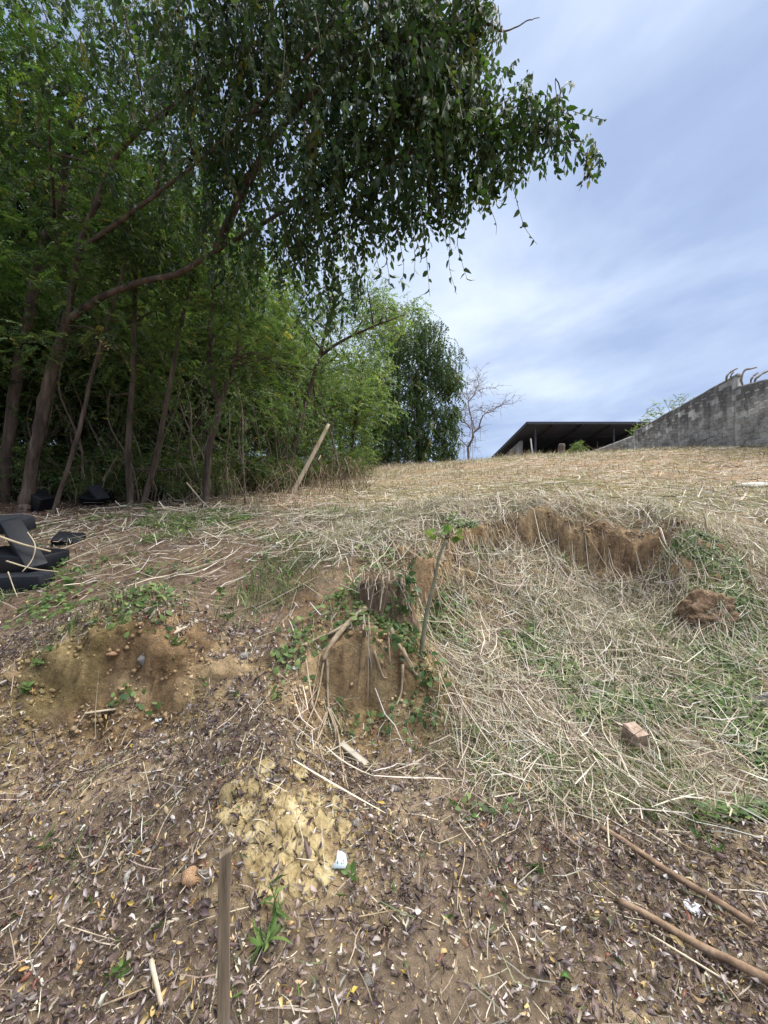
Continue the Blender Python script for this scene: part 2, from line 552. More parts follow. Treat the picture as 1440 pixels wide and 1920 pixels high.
def ground_material():
    m, nt = new_mat('soil')
    a = N(nt, 'ShaderNodeAttribute', attribute_name='Col')
    tcn = N(nt, 'ShaderNodeTexCoord')
    n1 = N(nt, 'ShaderNodeTexNoise', i_Scale=22.0, i_Detail=8.0, i_Roughness=.7)
    n2 = N(nt, 'ShaderNodeTexNoise', i_Scale=4.0, i_Detail=5.0, i_Roughness=.6)
    vo = N(nt, 'ShaderNodeTexVoronoi', i_Scale=60.0)
    for n in (n1, n2, vo):
        L(nt, tcn, 'Object', n, 'Vector')
    r1 = ramp(nt, [(.25, (.45, .43, .42)), (.5, (1, 1, 1)), (.75, (1.55, 1.5, 1.42))])
    L(nt, n1, 'Fac', r1, 0)
    r2 = ramp(nt, [(.3, (.75, .72, .72)), (.7, (1.25, 1.2, 1.12))])
    L(nt, n2, 'Fac', r2, 0)
    m1 = N(nt, 'ShaderNodeMixRGB', blend_type='MULTIPLY', i_Fac=1.0)
    m2 = N(nt, 'ShaderNodeMixRGB', blend_type='MULTIPLY', i_Fac=1.0)
    L(nt, a, 'Color', m1, 1); L(nt, r1, 0, m1, 2)
    L(nt, m1, 0, m2, 1); L(nt, r2, 0, m2, 2)
    # pale grit grains
    rg = ramp(nt, [(.0, (1, 1, 1)), (.16, (1, 1, 1)), (.22, (0, 0, 0))])
    L(nt, vo, 'Distance', rg, 0)
    wn_ = N(nt, 'ShaderNodeMath', operation='GREATER_THAN', i_1=0.80)
    sc_ = N(nt, 'ShaderNodeSeparateColor'); L(nt, vo, 'Color', sc_, 0); L(nt, sc_, 0, wn_, 0)
    gm = N(nt, 'ShaderNodeMath', operation='MULTIPLY'); L(nt, rg, 0, gm, 0); L(nt, wn_, 0, gm, 1)
    m3 = N(nt, 'ShaderNodeMixRGB', blend_type='MIX'); L(nt, gm, 0, m3, 0); L(nt, m2, 0, m3, 1)
    m3.inputs[2].default_value = (.52, .44, .30, 1)
    b = N(nt, 'ShaderNodeBsdfPrincipled', i_Roughness=.95)
    b.inputs['Specular IOR Level'].default_value = 0.1
    L(nt, m3, 0, b, 'Base Color')
    ad = N(nt, 'ShaderNodeMath', operation='ADD'); L(nt, n1, 'Fac', ad, 0); L(nt, gm, 0, ad, 1)
    n4 = N(nt, 'ShaderNodeTexNoise', i_Scale=7.0, i_Detail=9.0, i_Roughness=.75); L(nt, tcn, 'Object', n4, 'Vector')
    bp0 = N(nt, 'ShaderNodeBump', i_Strength=.9, i_Distance=.07); L(nt, n4, 'Fac', bp0, 'Height')
    bp = N(nt, 'ShaderNodeBump', i_Strength=.8, i_Distance=.015)
    L(nt, ad, 0, bp, 'Height'); L(nt, bp0, 0, bp, 'Normal'); L(nt, bp, 0, b, 'Normal')
    o = N(nt, 'ShaderNodeOutputMaterial'); L(nt, b, 0, o, 'Surface')
    return m


M_soil = ground_material()
M_bark = plain_mat('bark', (.020, .015, .012), (.080, .058, .044), 9, .9, 1.0, 8, (1, 1, .18), c3=(.16, .125, .10), bdist=.02)
M_bark_grey = plain_mat('bark_grey', (.06, .048, .038), (.17, .135, .105), 14, .9, .6, 6, (1, 1, .3))
M_leaf = attr_mat('foliage', .45, .5, .25)
M_leaf_vine = attr_mat('glossy_foliage', .42, .42, .28)
M_litter = attr_mat('dead_leaves', .12, .5, .35)
M_straw = attr_mat('straw', .12, .6, .3)
M_green = attr_mat('ground_greens', .35, .5, .3)

# ------------------------------------------------------------------ GROUND
slope2 = np.hypot(np.gradient(HG, GX, axis=1), np.gradient(HG, GY, axis=0))


def mixc(a, b, t):
    t = np.asarray(t)[..., None]
    return np.asarray(a) * (1 - t) + np.asarray(b) * t


def blob(x, y, c, rx, ry):
    return np.exp(-(((x - c[0]) / rx) ** 2 + ((y - c[1]) / ry) ** 2))


def soil_colour(x, y, z, sl):
    c = np.broadcast_to(np.array([.215, .17, .125]), x.shape + (3,))
    n = fbm(x * 1.3, y * 1.3, 57, 4)
    c = mixc(c, (.36, .285, .195), sstep(-.05, .18, n))                        # lighter clay patches
    bank = np.clip(sstep(.42, .85, sl) * (1 - sstep(6, 9, y)) + .8 * blob(x, y, P(170, 1300, 2.35), .55, .17) + .8 * blob(x, y, P(700, 1300, 2.5), .2, .22), 0, 1)
    c = mixc(c, mixc((.23, .16, .09), (.41, .31, .185), sstep(-.14, .12, fbm(x * 4.5 + z * 2, y * 3 - z * 7, 66, 4))), bank)                                         # ochre cut banks
    c = mixc(c, mixc((.13, .095, .06), (.26, .195, .12), sstep(-.1, .1, fbm(x * 9 + z * 4, z * 11, 69, 4))), bank * sstep(.7, 1.2, x) * .6)
    mo = sstep(.0, .16, fbm(x * 2.4 + z, y * 2.4 - z * 5, 77, 4)) * bank * (1 - sstep(.3, .9, x))
    c = mixc(c, (.20, .165, .07), mo * .6)                                    # mossy film on the cut bank
    red = blob(x, y, P(815, 1100, 3.5), .22, .3) + .8 * blob(x, y, P(1190, 1040, 4.4), .6, .4) + .7 * blob(x, y, P(1350, 1150, 3.7), .3, .25) + .7 * blob(x, y, P(680, 1160, 2.8), .15, .12)
    c = mixc(c, (.25, .17, .105), np.clip(red, 0, 1) * .7)
    yl = blob(x, y, P(550, 1560, 1.7), .30, .25)
    c = mixc(c, (.36, .27, .13), np.clip(yl, 0, 1) * .7)
    c = mixc(c, mixc((.30, .22, .12), (.45, .35, .21), sstep(-.1, .1, fbm(x * 7 + z * 3, z * 8, 68, 4))), np.clip(blob(x, y, P(700, 1300, 2.52), .24, .22), 0, 1) * .75)
    far = sstep(4.2, 7.5, y) * sstep(-3.5, -.5, x + .12 * y)
    c = mixc(c, mixc((.28, .205, .14), (.23, .195, .12), sstep(-.05, .2, fbm(x * .35, y * .35, 91, 4))), far)
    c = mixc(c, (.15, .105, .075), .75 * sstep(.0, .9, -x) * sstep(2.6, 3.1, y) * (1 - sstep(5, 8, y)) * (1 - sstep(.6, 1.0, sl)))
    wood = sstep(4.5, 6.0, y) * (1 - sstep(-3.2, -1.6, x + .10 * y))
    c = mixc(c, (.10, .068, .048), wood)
    return c


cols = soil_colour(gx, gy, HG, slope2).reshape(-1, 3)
ny_, nx_ = gx.shape
ii = (np.arange(ny_ - 1)[:, None] * nx_ + np.arange(nx_ - 1)[None, :])
Qg = np.stack([ii, ii + 1, ii + nx_ + 1, ii + nx_], -1).reshape(-1, 4)
st3 = sstep(.8, 1.8, slope2) * (1 - sstep(5, 8, gy))
crag = fbm(gx * 6, HG * 9 + gx, 301, 4, .6) * .16 + np.abs(fbm(gx * 13 + HG * 3, HG * 17, 311, 3)) * -.09 + .02
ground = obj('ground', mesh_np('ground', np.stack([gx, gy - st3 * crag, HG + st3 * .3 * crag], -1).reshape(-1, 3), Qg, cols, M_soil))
ground['kind'] = 'structure'

# ------------------------------------------------------------------ leaf templates
def leaf8(curl=0.15, fold=0.15, wide=0.22, twist=0.0):
    """pointed oval leaf along +y, length 1, eight triangles folded on the midrib"""
    ys = np.array([0, .28, .66, 1.0])
    hw = np.array([0, wide, wide * .82, 0])
    zc = -curl * ys ** 2
    tw = twist * ys
    B = (0, 0, 0); T = (0, 1 - curl * .3, zc[3])
    def pt(k, s):
        x = s * hw[k]; z = zc[k] + abs(s) * fold * hw[k] * 2
        return (x * math.cos(tw[k]) - (z - zc[k]) * math.sin(tw[k]), ys[k] * (1 - curl * .3 * ys[k]), zc[k] + x * math.sin(tw[k]) + (z - zc[k]) * math.cos(tw[k]))
    V = [B, pt(1, 1), pt(1, 0), pt(1, -1), pt(2, 1), pt(2, 0), pt(2, -1), T]
    Tt = [(0, 1, 2), (0, 2, 3), (1, 4, 2), (4, 5, 2), (2, 5, 3), (5, 6, 3), (4, 7, 5), (5, 7, 6)]
    return np.array(V, float), np.array(Tt)


def leaf4(wide=0.24, curl=.1):
    V = [(0, 0, 0), (wide, .3, 0.04), (wide * .85, .65, .02 - curl * .4), (0, 1, -curl), (-wide * .85, .65, .02 - curl * .4), (-wide, .3, .04)]
    T = [(0, 1, 5), (1, 2, 5), (2, 4, 5), (2, 3, 4)]
    return np.array(V, float), np.array(T)


def dead_leaf(seed, nl=4, nw=2):
    """curled dry leaf, grid of nl x nw quads"""
    r = np.random.default_rng(seed)
    cl = r.uniform(-3.0, 3.2); cw = r.uniform(1.1, 3.4) * (1 if r.random() < .75 else -1); wd = r.uniform(.17, .30); tw = r.uniform(-.7, .7)
    V = []
    for i in range(nl + 1):
        t = i / nl
        w = wd * (math.sin(math.pi * min(1, .06 + t * .94) ** .85) ** .75 + .02)
        if i == nl: w = .012
        if i == 0: w = .02
        a = cl * (t - .5)
        cy = math.sin(a) / cl if abs(cl) > .05 else t - .5
        cz = (1 - math.cos(a)) / cl if abs(cl) > .05 else 0
        for j in range(nw + 1):
            s = (j / nw * 2 - 1)
            b = cw * s * .9
            x = w * math.sin(b) / cw; z = w * (1 - math.cos(b)) / cw
            x, z = x * math.cos(tw * t) - z * math.sin(tw * t), x * math.sin(tw * t) + z * math.cos(tw * t)
            V.append((x + r.normal(0, .016), cy + r.normal(0, .012), cz + z + r.normal(0, .022)))
    Q = [(i * (nw + 1) + j, i * (nw + 1) + j + 1, (i + 1) * (nw + 1) + j + 1, (i + 1) * (nw + 1) + j) for i in range(nl) for j in range(nw)]
    V = np.array(V); V[:, 2] -= V[:, 2].min()
    return V, np.array(Q)


DEAD = [dead_leaf(100 + k, 3, 2) for k in range(24)]
DEAD_LOW = [dead_leaf(100 + k, 3, 1) for k in range(24)]


def pick_cols(n, table, r, jit=.25):
    """table [(weight, rgb)]"""
    w = np.array([t[0] for t in table], float); w /= w.sum()
    idx = r.choice(len(table), n, p=w)
    c = np.array([t[1] for t in table])[idx]
    return np.clip(c * (1 + r.uniform(-jit, jit, (n, 1))) * (1 + r.uniform(-.06, .06, (n, 3))), .004, .9)


# ------------------------------------------------------------------ where things lie on the ground
def in_view(x, y, m=1.12):
    return (np.abs(x) < np.maximum(y, .4) * 720 / F * m + .25)


def slope_at(x, y):
    n = HN(x, y, .04)
    return np.hypot(n[:, 0], n[:, 1]) / n[:, 2]


def litter_density(x, y):
    """dead leaves: bottom of the slope and under the trees"""
    lim = 2.35 + .35 * fbm(x * .9, y * .9, 5, 3)
    d = 1 - sstep(lim - .15, lim + .55, y - .15 * np.clip(-x, 0, 3))
    right = sstep(.35, .9, x - .9 * (1.75 - y))               # straw takes over on the right bank
    d = d * (1 - .85 * right * sstep(1.75, 2.1, y))
    d = np.maximum(d, .9 * sstep(.0, .9, -x) * sstep(2.3, 2.9, y) * (1 - sstep(6, 12, y)))
    bare = sstep(.08, .2, fbm(x * 2.6, y * 2.6, 8, 4))
    d = d * (1 - .5 * bare)
    d = d * (1 - .72 * np.clip(blob(x, y, P(550, 1570, 1.68), .24, .2), 0, 1))
    d = d * (1 - .6 * blob(x, y, P(110, 1530, 1.8), .3, .14)) * (1 - .75 * blob(x, y, P(850, 1850, 1.27), .24, .12))
    d = d * (1 - .68 * np.clip(blob(x, y, P(170, 1300, 2.35), .55, .17) + blob(x, y, P(700, 1290, 2.52), .2, .22), 0, 1))
    return d


def straw_density(x, y):
    right = sstep(.05, .40, x - .22 - .55 * np.maximum(0, 2.3 - y))
    d = right * sstep(1.75, 2.25, y)
    up = sstep(3.0, 3.55, y + .15 * np.clip(x, -1, 1))
    d = np.maximum(d, up * (1 - .66 * sstep(.2, 1.6, -x - .1 * y + .6) * (1 - sstep(8, 13, y))))
    d = d * (.55 + .9 * sstep(-.2, .15, fbm(x * 1.1, y * 1.1, 15, 3)))
    d = d * (1 - .85 * blob(x, y, P(1170, 1030, 4.5), .55, .20)) * (1 - .8 * blob(x, y, P(810, 1100, 3.45), .16, .14))
    d = d * (1 - .6 * blob(x, y, P(1340, 1150, 3.7), .22, .16))
    d = d * (1 - .9 * sstep(2, 4, -x - .25 * y) * sstep(5.5, 7, y))
    return np.maximum(d, .05)


def sample(n, xr, yr, dens, r, steep_max=None, pow_y=1.0, beside=False):
    out = []
    got = 0
    while got < n:
        x = r.uniform(xr[0], xr[1], n * 2)
        y = yr[0] + (yr[1] - yr[0]) * r.random(n * 2) ** pow_y
        k = (~in_view(x, y, 1.08) | (y < 1.0) if beside else in_view(x, y)) & (r.random(n * 2) < dens(x, y))
        x, y = x[k], y[k]
        if steep_max is not None and len(x):
            s = slope_at(x, y)
            k = r.random(len(x)) < 1 - sstep(steep_max * .7, steep_max * 1.2, s)
            x, y = x[k], y[k]
        out.append(np.stack([x, y], 1)); got += len(x)
    return np.concatenate(out)[:n]


LITTER_TABLE = [(6, (.060, .040, .040)), (7, (.095, .064, .060)), (4.5, (.14, .098, .084)), (3, (.20, .148, .12)), (2.2, (.29, .245, .22)),
                (2.4, (.40, .355, .335)), (1.2, (.29, .21, .12)), (.7, (.43, .31, .14)), (.35, (.20, .07, .045)), (.5, (.09, .105, .045))]


def litter(name, n, xr, yr, smin, smax, seed, lift, label, kinds=DEAD, beside=False):
    r = np.random.default_rng(seed)
    xy = sample(n, xr, yr, litter_density, r, 1.5, beside=beside)
    nrm = HN(xy[:, 0], xy[:, 1], .03)
    g = Geo()
    var = r.integers(0, len(kinds), n)
    sz = (smin + (smax - smin) * r.random(n) ** 1.5) * (1 + .5 * (r.random(n) < .06))
    R = rotmats(r.uniform(0, 6.28, n), r.normal(0, .35, n), r.normal(0, .45, n) + (r.random(n) < .35) * 3.14)
    R = align_normal(R, nrm)
    z = HH(xy[:, 0], xy[:, 1]) + r.uniform(.0, lift, n)
    pos = np.column_stack([xy, z]) + nrm * .004
    c = pick_cols(n, LITTER_TABLE, r)
    for k in range(len(kinds)):
        m = var == k
        V, Fq, C = scatter(kinds[k][0], kinds[k][1], pos[m], R[m], sz[m], c[m])
        g.add(V, Q=Fq); g.C.append(C)
    o = obj(name, g.mesh(name, M_litter))
    tag(o, label, 'leaf litter', kind='stuff')
    return o


litter('leaf_litter', 32000, (-2.6, 2.7), (1.0, 2.75), .008, .048, 1, .026, 'thick layer of curled brown dead leaves at the foot of the slope')
litter('leaf_litter', 19000, (-7, 1.0), (2.5, 9.0), .018, .06, 2, .02, 'thinner brown leaf litter on the higher ground below the trees', DEAD_LOW)
litter('leaf_litter', 17000, (-5.0, 4.5), (-.3, 4.5), .012, .058, 3, .024, 'dead leaves carrying on to the sides and front of the slope', DEAD_LOW, True)

STRAW_TABLE = [(5, (.45, .385, .295)), (4, (.34, .28, .21)), (3, (.60, .53, .43)), (3, (.23, .175, .135)), (1.4, (.36, .35, .25)), (2, (.56, .525, .475)), (2.4, (.13, .095, .075)), (1.3, (.19, .22, .105))]


def straw(name, n, xr, yr, lmin, lmax, wmin, wmax, seed, lift, label, pow_y=1.0, dens=straw_density, table=STRAW_TABLE, cat='dry grass', k=5, steep_max=2.2, wild=1.0, beside=False):
    r = np.random.default_rng(seed)
    xy = sample(n, xr, yr, dens, r, steep_max, pow_y, beside)
    x, y = xy[:, 0], xy[:, 1]
    ang = 3.2 * fbm(x * .8, y * .8, 61, 2) * 2 + .35 * math.pi + r.normal(0, 1.0 * wild, n)
    ln = r.uniform(lmin, lmax, n) * np.where(r.random(n) < .4, .5, 1)
    t = np.linspace(-.5, .5, k)
    bend = r.normal(0, .2, n)
    kink = np.where(r.random(n) < .3, r.normal(0, .7, n), 0)
    a = ang[:, None] + bend[:, None] * t[None, :] * 2 + kink[:, None] * (t[None, :] > .1)
    step = ln / (k - 1)
    px_ = np.cumsum(np.cos(a) * step[:, None], 1); py_ = np.cumsum(np.sin(a) * step[:, None], 1)
    px_ += (x - px_[:, k // 2])[:, None]; py_ += (y - py_[:, k // 2])[:, None]
    h = HH(px_, py_)
    ok = (h.max(1) - h.min(1) < .16 + .25 * ln) | (r.random(n) < .42)
    # stiff stalks bridge hollows: blend the draped line with the straight chord through its ends
    chord = h[:, :1] + (h[:, -1:] - h[:, :1]) * np.linspace(0, 1, k)[None, :]
    stiff = r.uniform(.45, 1.0, n)[:, None]
    z = np.clip(h * (1 - stiff) + chord * stiff, h, h + .07)
    lf = r.random(n) ** 2 * lift
    z = z + .004 + lf[:, None] + (r.random(n) ** 3 * lift * 2.0)[:, None] * np.abs(np.linspace(-1, 1, k))[None, :] * (r.random(n) < .5)[:, None]
    Pn = np.stack([px_, py_, z], -1)
    w = r.uniform(wmin, wmax, n)[:, None] * np.array([.75, 1, 1, .85, .3] if k == 5 else np.linspace(1, .4, k))[None, :]
    d = np.stack([np.cos(ang), np.sin(ang), np.zeros(n)], -1)
    s0 = np.stack([-np.sin(ang), np.cos(ang), np.zeros(n)], -1)
    ro = r.uniform(-1.2, 1.2, n)[:, None]
    side = s0 * np.cos(ro) + np.array([0, 0, 1.0]) * np.sin(ro)
    V, Q, C = ribbons(Pn[ok], w[ok], side[ok], pick_cols(n, table, r)[ok])
    o = obj(name, mesh_np(name, V, Q, C, M_straw))
    tag(o, label, cat, kind='stuff')
    return o


straw('dry_straw', 19000, (-.6, 4.6), (1.75, 4.9), .05, .50, .0008, .0034, 11, .075, 'cut dry grass stalks lying over the right bank')
straw('dry_straw', 18000, (-4.5, 6.5), (2.9, 6.5), .08, .50, .0014, .0045, 12, .06, 'cut dry grass matted over the edge of the upper ground')
straw('dry_straw', 26000, (-5.5, 14), (5.5, 27), .15, .7, .003, .009, 13, .09, 'pale mown grass spread over the upper field', 1.5, k=4)
straw('dry_straw', 6000, (-7, 9), (1.8, 8), .1, .55, .0015, .005, 16, .06, 'dry grass carrying on to the sides of the slope', k=4, beside=True)
straw('leaf_crumbs', 9000, (-2.6, 2.7), (1.0, 2.8), .006, .028, .0015, .006, 15, .02, 'small pale crumbs of leaf and bark among the litter', dens=lambda x, y: np.full(x.shape, .6), cat='litter', k=3,
      table=[(3, (.40, .32, .22)), (3, (.52, .44, .33)), (2, (.22, .15, .11)), (1, (.60, .55, .48)), (1, (.45, .30, .12))], wild=3)
straw('dry_straw', 2200, (-2.6, 2.6), (1.05, 2.9), .03, .20, .0008, .0022, 14, .03, 'stray dry stalks among the dead leaves', dens=lambda x, y: np.full(x.shape, .5))


def blades(name, n, xr, yr, h0, h1, w, seed, label, dens, table, cat='grass', pow_y=1.0, lean=.5, k=4):
    r = np.random.default_rng(seed)
    xy = sample(n, xr, yr, dens, r, 1.6, pow_y)
    x, y = xy[:, 0], xy[:, 1]
    az = r.uniform(0, 6.28, n); ht = r.uniform(h0, h1, n); le = np.abs(r.normal(0, lean, n)) * ht
    t = np.linspace(0, 1, k)[None, :]
    Pn = np.stack([x[:, None] + np.cos(az)[:, None] * le[:, None] * t ** 1.8, y[:, None] + np.sin(az)[:, None] * le[:, None] * t ** 1.8,
                   HH(x, y)[:, None] + ht[:, None] * t * (1 - .25 * t * np.minimum(1, le / ht)[:, None])], -1)
    sd = az + r.uniform(.9, 2.2, n)
    side = np.stack([np.cos(sd), np.sin(sd), np.zeros(n)], -1)
    W = w * r.uniform(.6, 1.3, n)[:, None] * np.array([1, .95, .7, .12])[None, :]
    V, Q, C = ribbons(Pn, W, side, pick_cols(n, table, r))
    o = obj(name, mesh_np(name, V, Q, C, M_straw))
    tag(o, label, cat, kind='stuff')
    return o


FIELD_TABLE = [(4, (.40, .33, .245)), (3, (.33, .265, .195)), (1.2, (.24, .25, .14)), (2.4, (.50, .44, .345)), (.7, (.15, .19, .09)), (2.6, (.21, .155, .115))]
blades('field_grass', 16000, (-5, 15), (6, 27), .04, .20, .006, 21, 'short yellowing grass stubble on the upper field', lambda x, y: (.25 + .75 * sstep(-.1, .2, fbm(x * .5, y * .5, 33, 3))) * sstep(-4, -1.5, x + .14 * y), FIELD_TABLE, pow_y=1.2, lean=.7)
blades('field_grass', 2200, (-4, 15), (15, 26), .12, .42, .008, 24, 'taller ragged weeds and seed stalks along the crest', lambda x, y: sstep(.0, .2, fbm(x * .8, y * .8, 37, 3)) * sstep(-3, -1, x), FIELD_TABLE, lean=.5)
GREEN_TABLE = [(4, (.10, .16, .05)), (3, (.15, .215, .07)), (2, (.06, .11, .04)), (1, (.22, .27, .10))]
blades('green_grass', 7000, (-.5, 4.4), (1.9, 4.3), .03, .12, .0022, 22, 'green grass blades sprouting through the straw on the right bank',
       lambda x, y: sstep(.2, .9, x - .7 * (2.2 - y)) * sstep(-.02, .16, fbm(x * 1.5, y * 1.5, 35, 3)), GREEN_TABLE, lean=1.0)
blades('green_grass', 4200, (-4.5, -.2), (2.4, 6.5), .03, .13, .0025, 23, 'green grass blades on the slope below the trees',
       lambda x, y: sstep(-.02, .2, fbm(x * 1.2, y * 1.2, 36, 3)), GREEN_TABLE, lean=1.0)


def creepers(name, n, xr, yr, s0, s1, seed, label, dens):
    r = np.random.default_rng(seed)
    xy = sample(n, xr, yr, dens, r, 3.0)
    xy = xy + r.normal(0, .02, xy.shape)
    nrm = HN(xy[:, 0], xy[:, 1], .05)
    R = align_normal(rotmats(r.uniform(0, 6.28, n), r.uniform(-.2, .7, n), r.normal(0, .4, n)), nrm)
    pos = np.column_stack([xy, HH(xy[:, 0], xy[:, 1]) + r.uniform(.01, .05, n)])
    c = pick_cols(n, GREEN_TABLE, r)
    tv, tf = leaf4(.3, .2)
    V, Fq, C = scatter(tv, tf, pos, R, r.uniform(s0, s1, n), c)
    o = obj(name, mesh_np(name, V, Fq, C, M_green))
    tag(o, label, 'ground cover', kind='stuff')


creepers('ground_cover', 13000, (-.3, 4.4), (1.9, 4.3), .02, .05, 31, 'low green leafy ground cover on the right bank',
         lambda x, y: sstep(.1, .8, x - .7 * (2.2 - y)) * sstep(.0, .2, fbm(x * 2.1, y * 2.1, 45, 3)))
creepers('ground_cover', 3600, (-5, .2), (2.3, 6.5), .025, .06, 32, 'low green leaves growing on the left part of the slope',
         lambda x, y: sstep(.04, .2, fbm(x * 1.9, y * 1.9, 46, 3)))

# ------------------------------------------------------------------ TREES
def make_spray(seed, nleaf, length, leaf_len, wide, droop, leaf_kind=8, spread=1.0, hang=0.0):
    """a twig along +y with leaves set alternately: returns template verts, tris, colour jitter per vertex"""
    r = np.random.default_rng(seed)
    Vs = []; Ts = []; n = 0; J = []
    path = np.array([(0, t * length, -droop * length * t ** 2) for t in np.linspace(0, 1, 4)])
    w = .0035
    V, Q, C = ribbons(path[None], np.full((1, 4), w), np.array([[1.0, 0, .3]]))
    Ts.append(np.array([[q[0], q[1], q[2]] for q in Q] + [[q[0], q[2], q[3]] for q in Q])); Vs.append(V); J.append(np.full(len(V), -1.0)); n += len(V)
    for k in range(nleaf):
        t = (k + .6) / nleaf
        p = np.array([0, t * length, -droop * length * t ** 2])
        s = 1 if k % 2 else -1
        ang = s * r.uniform(.5, 1.15) * spread
        if k == nleaf - 1: ang *= .2
        if leaf_kind == 8: tv, tf = leaf8(r.uniform(.1, .45), r.uniform(.1, .3), wide, r.uniform(-.5, .5))
        else: tv, tf = leaf4(wide, r.uniform(0, .3))
        R = rotmats(np.array([-ang]), np.array([-r.uniform(.1, .6) - hang]), np.array([r.normal(0, .45)]))[0]
        V = (tv * leaf_len * r.uniform(.7, 1.2)) @ R.T + p
        Vs.append(V); Ts.append(tf + n); J.append(np.full(len(V), r.uniform(.75, 1.25))); n += len(V)
    return np.concatenate(Vs), np.concatenate(Ts), np.concatenate(J)


def make_frond(seed, pairs, length, leaf_len, wide):
    """pinnate leaf: paired oval leaflets along a drooping stalk"""
    r = np.random.default_rng(seed)
    Vs = []; Ts = []; J = []; n = 0
    dr = r.uniform(.15, .5)
    path = np.array([(0, t * length, -dr * length * t ** 2) for t in np.linspace(0, 1, 3)])
    V, Q, C = ribbons(path[None], np.full((1, 3), .002), np.array([[1.0, 0, .3]]))
    Ts.append(np.array([[q[0], q[1], q[2]] for q in Q] + [[q[0], q[2], q[3]] for q in Q])); Vs.append(V); J.append(np.full(len(V), -1.0)); n += len(V)
    tv, tf = leaf4(wide, .1)
    for k in range(pairs):
        t = .25 + .75 * (k + .5) / pairs
        p = np.array([0, t * length, -dr * length * t ** 2])
        for s in (-1, 1):
            R = rotmats(np.array([-s * r.uniform(1.0, 1.4)]), np.array([-r.uniform(0, .5)]), np.array([r.normal(0, .3)]))[0]
            Vs.append((tv * leaf_len * (1 - .3 * abs(t - .6)) * r.uniform(.85, 1.1)) @ R.T + p); Ts.append(tf + n); J.append(np.full(len(tv), r.uniform(.85, 1.15))); n += len(tv)
    return np.concatenate(Vs), np.concatenate(Ts), np.concatenate(J)


VINE_SPRAYS = [make_spray(300 + k, 8, .34, .105, .20, .55, 8, 1.0, .5) for k in range(5)]
FINE_SPRAYS = [make_spray(320 + k, 10, .30, .062, .26, .3, 4, 1.0, .2) for k in range(5)]
FRONDS = [make_frond(340 + k, 7, .26, .052, .27) for k in range(5)]
TWIG_COL = np.array([.10, .075, .05])


def foliage(name, pos, sprays, scale, cols, r, mat, parent=None, pitch=(-.9, .5), origin=(0, 0, 0), kind='stuff', hang=0.0):
    n = len(pos)
    g = Geo()
    var = r.integers(0, len(sprays), n)
    R = rotmats(r.uniform(0, 6.28, n), r.uniform(pitch[0], pitch[1], n) - hang, r.normal(0, .35, n))
    for k, (tv, tf, jt) in enumerate(sprays):
        m = var == k
        if not m.any(): continue
        V, Fq, C = scatter(tv, tf, pos[m] - np.asarray(origin), R[m], scale[m], cols[m])
        J = np.tile(jt, m.sum())[:, None]
        C = np.where(J < 0, TWIG_COL[None, :], C * np.abs(J))
        g.add(V, T=Fq); g.C.append(C)
    o = obj(name, g.mesh(name, mat), parent)
    if kind: o['kind'] = kind
    return o


def in_blobs(blobs, r, shell=.45):
    """random points in a list of (x,y,z, rx,ry,rz, count), denser near the surface, with uneven lobes"""
    out = []
    for (x, y, z, rx, ry, rz, n) in blobs:
        d = r.normal(0, 1, (n, 3)); d /= np.linalg.norm(d, axis=1, keepdims=True)
        rad = r.random(n) ** shell
        lob = 1 + .7 * fbm(d[:, 0] * 2.1 + x, d[:, 2] * 2.1 + d[:, 1] * 1.3 + z, int(abs(x * 7 + z * 3)) + 5, 3)
        out.append(np.array([x, y, z]) + d * (rad * lob)[:, None] * np.array([rx, ry, rz]))
    return np.concatenate(out)


def PB(px, py, Y, r, n, sq=1.0, sx=1.0):
    c = P(px, py, Y)
    return (c[0], c[1], c[2], r * sx, r * 1.0, r * sq, n)


GREENS_DARK = [(4, (.040, .078, .026)), (3, (.056, .102, .032)), (2, (.028, .055, .024)), (1.8, (.090, .145, .042)), (.25, (.20, .19, .05))]
GREENS_MID = [(4, (.072, .112, .046)), (3, (.098, .148, .060)), (2, (.050, .082, .038)), (1.6, (.145, .19, .080)), (.3, (.26, .22, .08))]
GREENS_LIGHT = [(4, (.12, .18, .066)), (3, (.17, .235, .09)), (2, (.085, .138, .052)), (1.4, (.235, .28, .12))]


def trunk_mesh(parent, path, rads, name='trunk', sides=12, rough=.16, n=None, seed=1, mat=None, origin=(0, 0, 0)):
    path = np.asarray(path, float)
    n = n or max(8, len(path) * 6)
    q = catmull(path, n)
    rr = np.random.default_rng(seed)
    q[1:-1] += rr.normal(0, np.mean(rads) * .10, (n - 2, 3))
    V, Q, T = tube(q, rads, sides, rough, seed)
    g = Geo(); g.add(V, Q, T)
    return obj(name, g.mesh(name, mat or M_bark, True, origin), parent)


def root_flare(path, rads):
    """start the trunk a little below the ground and widen the foot"""
    p0 = np.array(path[0]); p1 = np.array(path[1])
    d = (p0 - p1) / np.linalg.norm(p0 - p1)
    foot = p0 + d * .25
    return [foot, p0, p0 * .8 + p1 * .2] + list(path[1:]), [rads[0] * 1.3, rads[0] * 1.1] + list(rads)


def boughs(parent, starts, ends, r0, r1, seed, origin=(0, 0, 0), name='branch', mat=None, sag=.1):
    """thin branches from points of the limbs to points in the crown, each an own mesh"""
    r = np.random.default_rng(seed)
    for e in ends:
        d = np.linalg.norm(starts - e, axis=1) + r.uniform(0, .8, len(starts))
        s = starts[np.argmin(d)]
        m1 = s * .65 + e * .35 + r.normal(0, .10, 3) + [0, 0, .12]
        m2 = s * .3 + e * .7 + r.normal(0, .12, 3) + [0, 0, .08 - sag]
        q = catmull([s, m1, m2, e], 9)
        V, Q, T = tube(q, [r0, r1], 5, .1, int(r.integers(99)))
        g = Geo(); g.add(V, Q, T)
        obj(name, g.mesh(name, mat or M_bark, True, origin), parent)


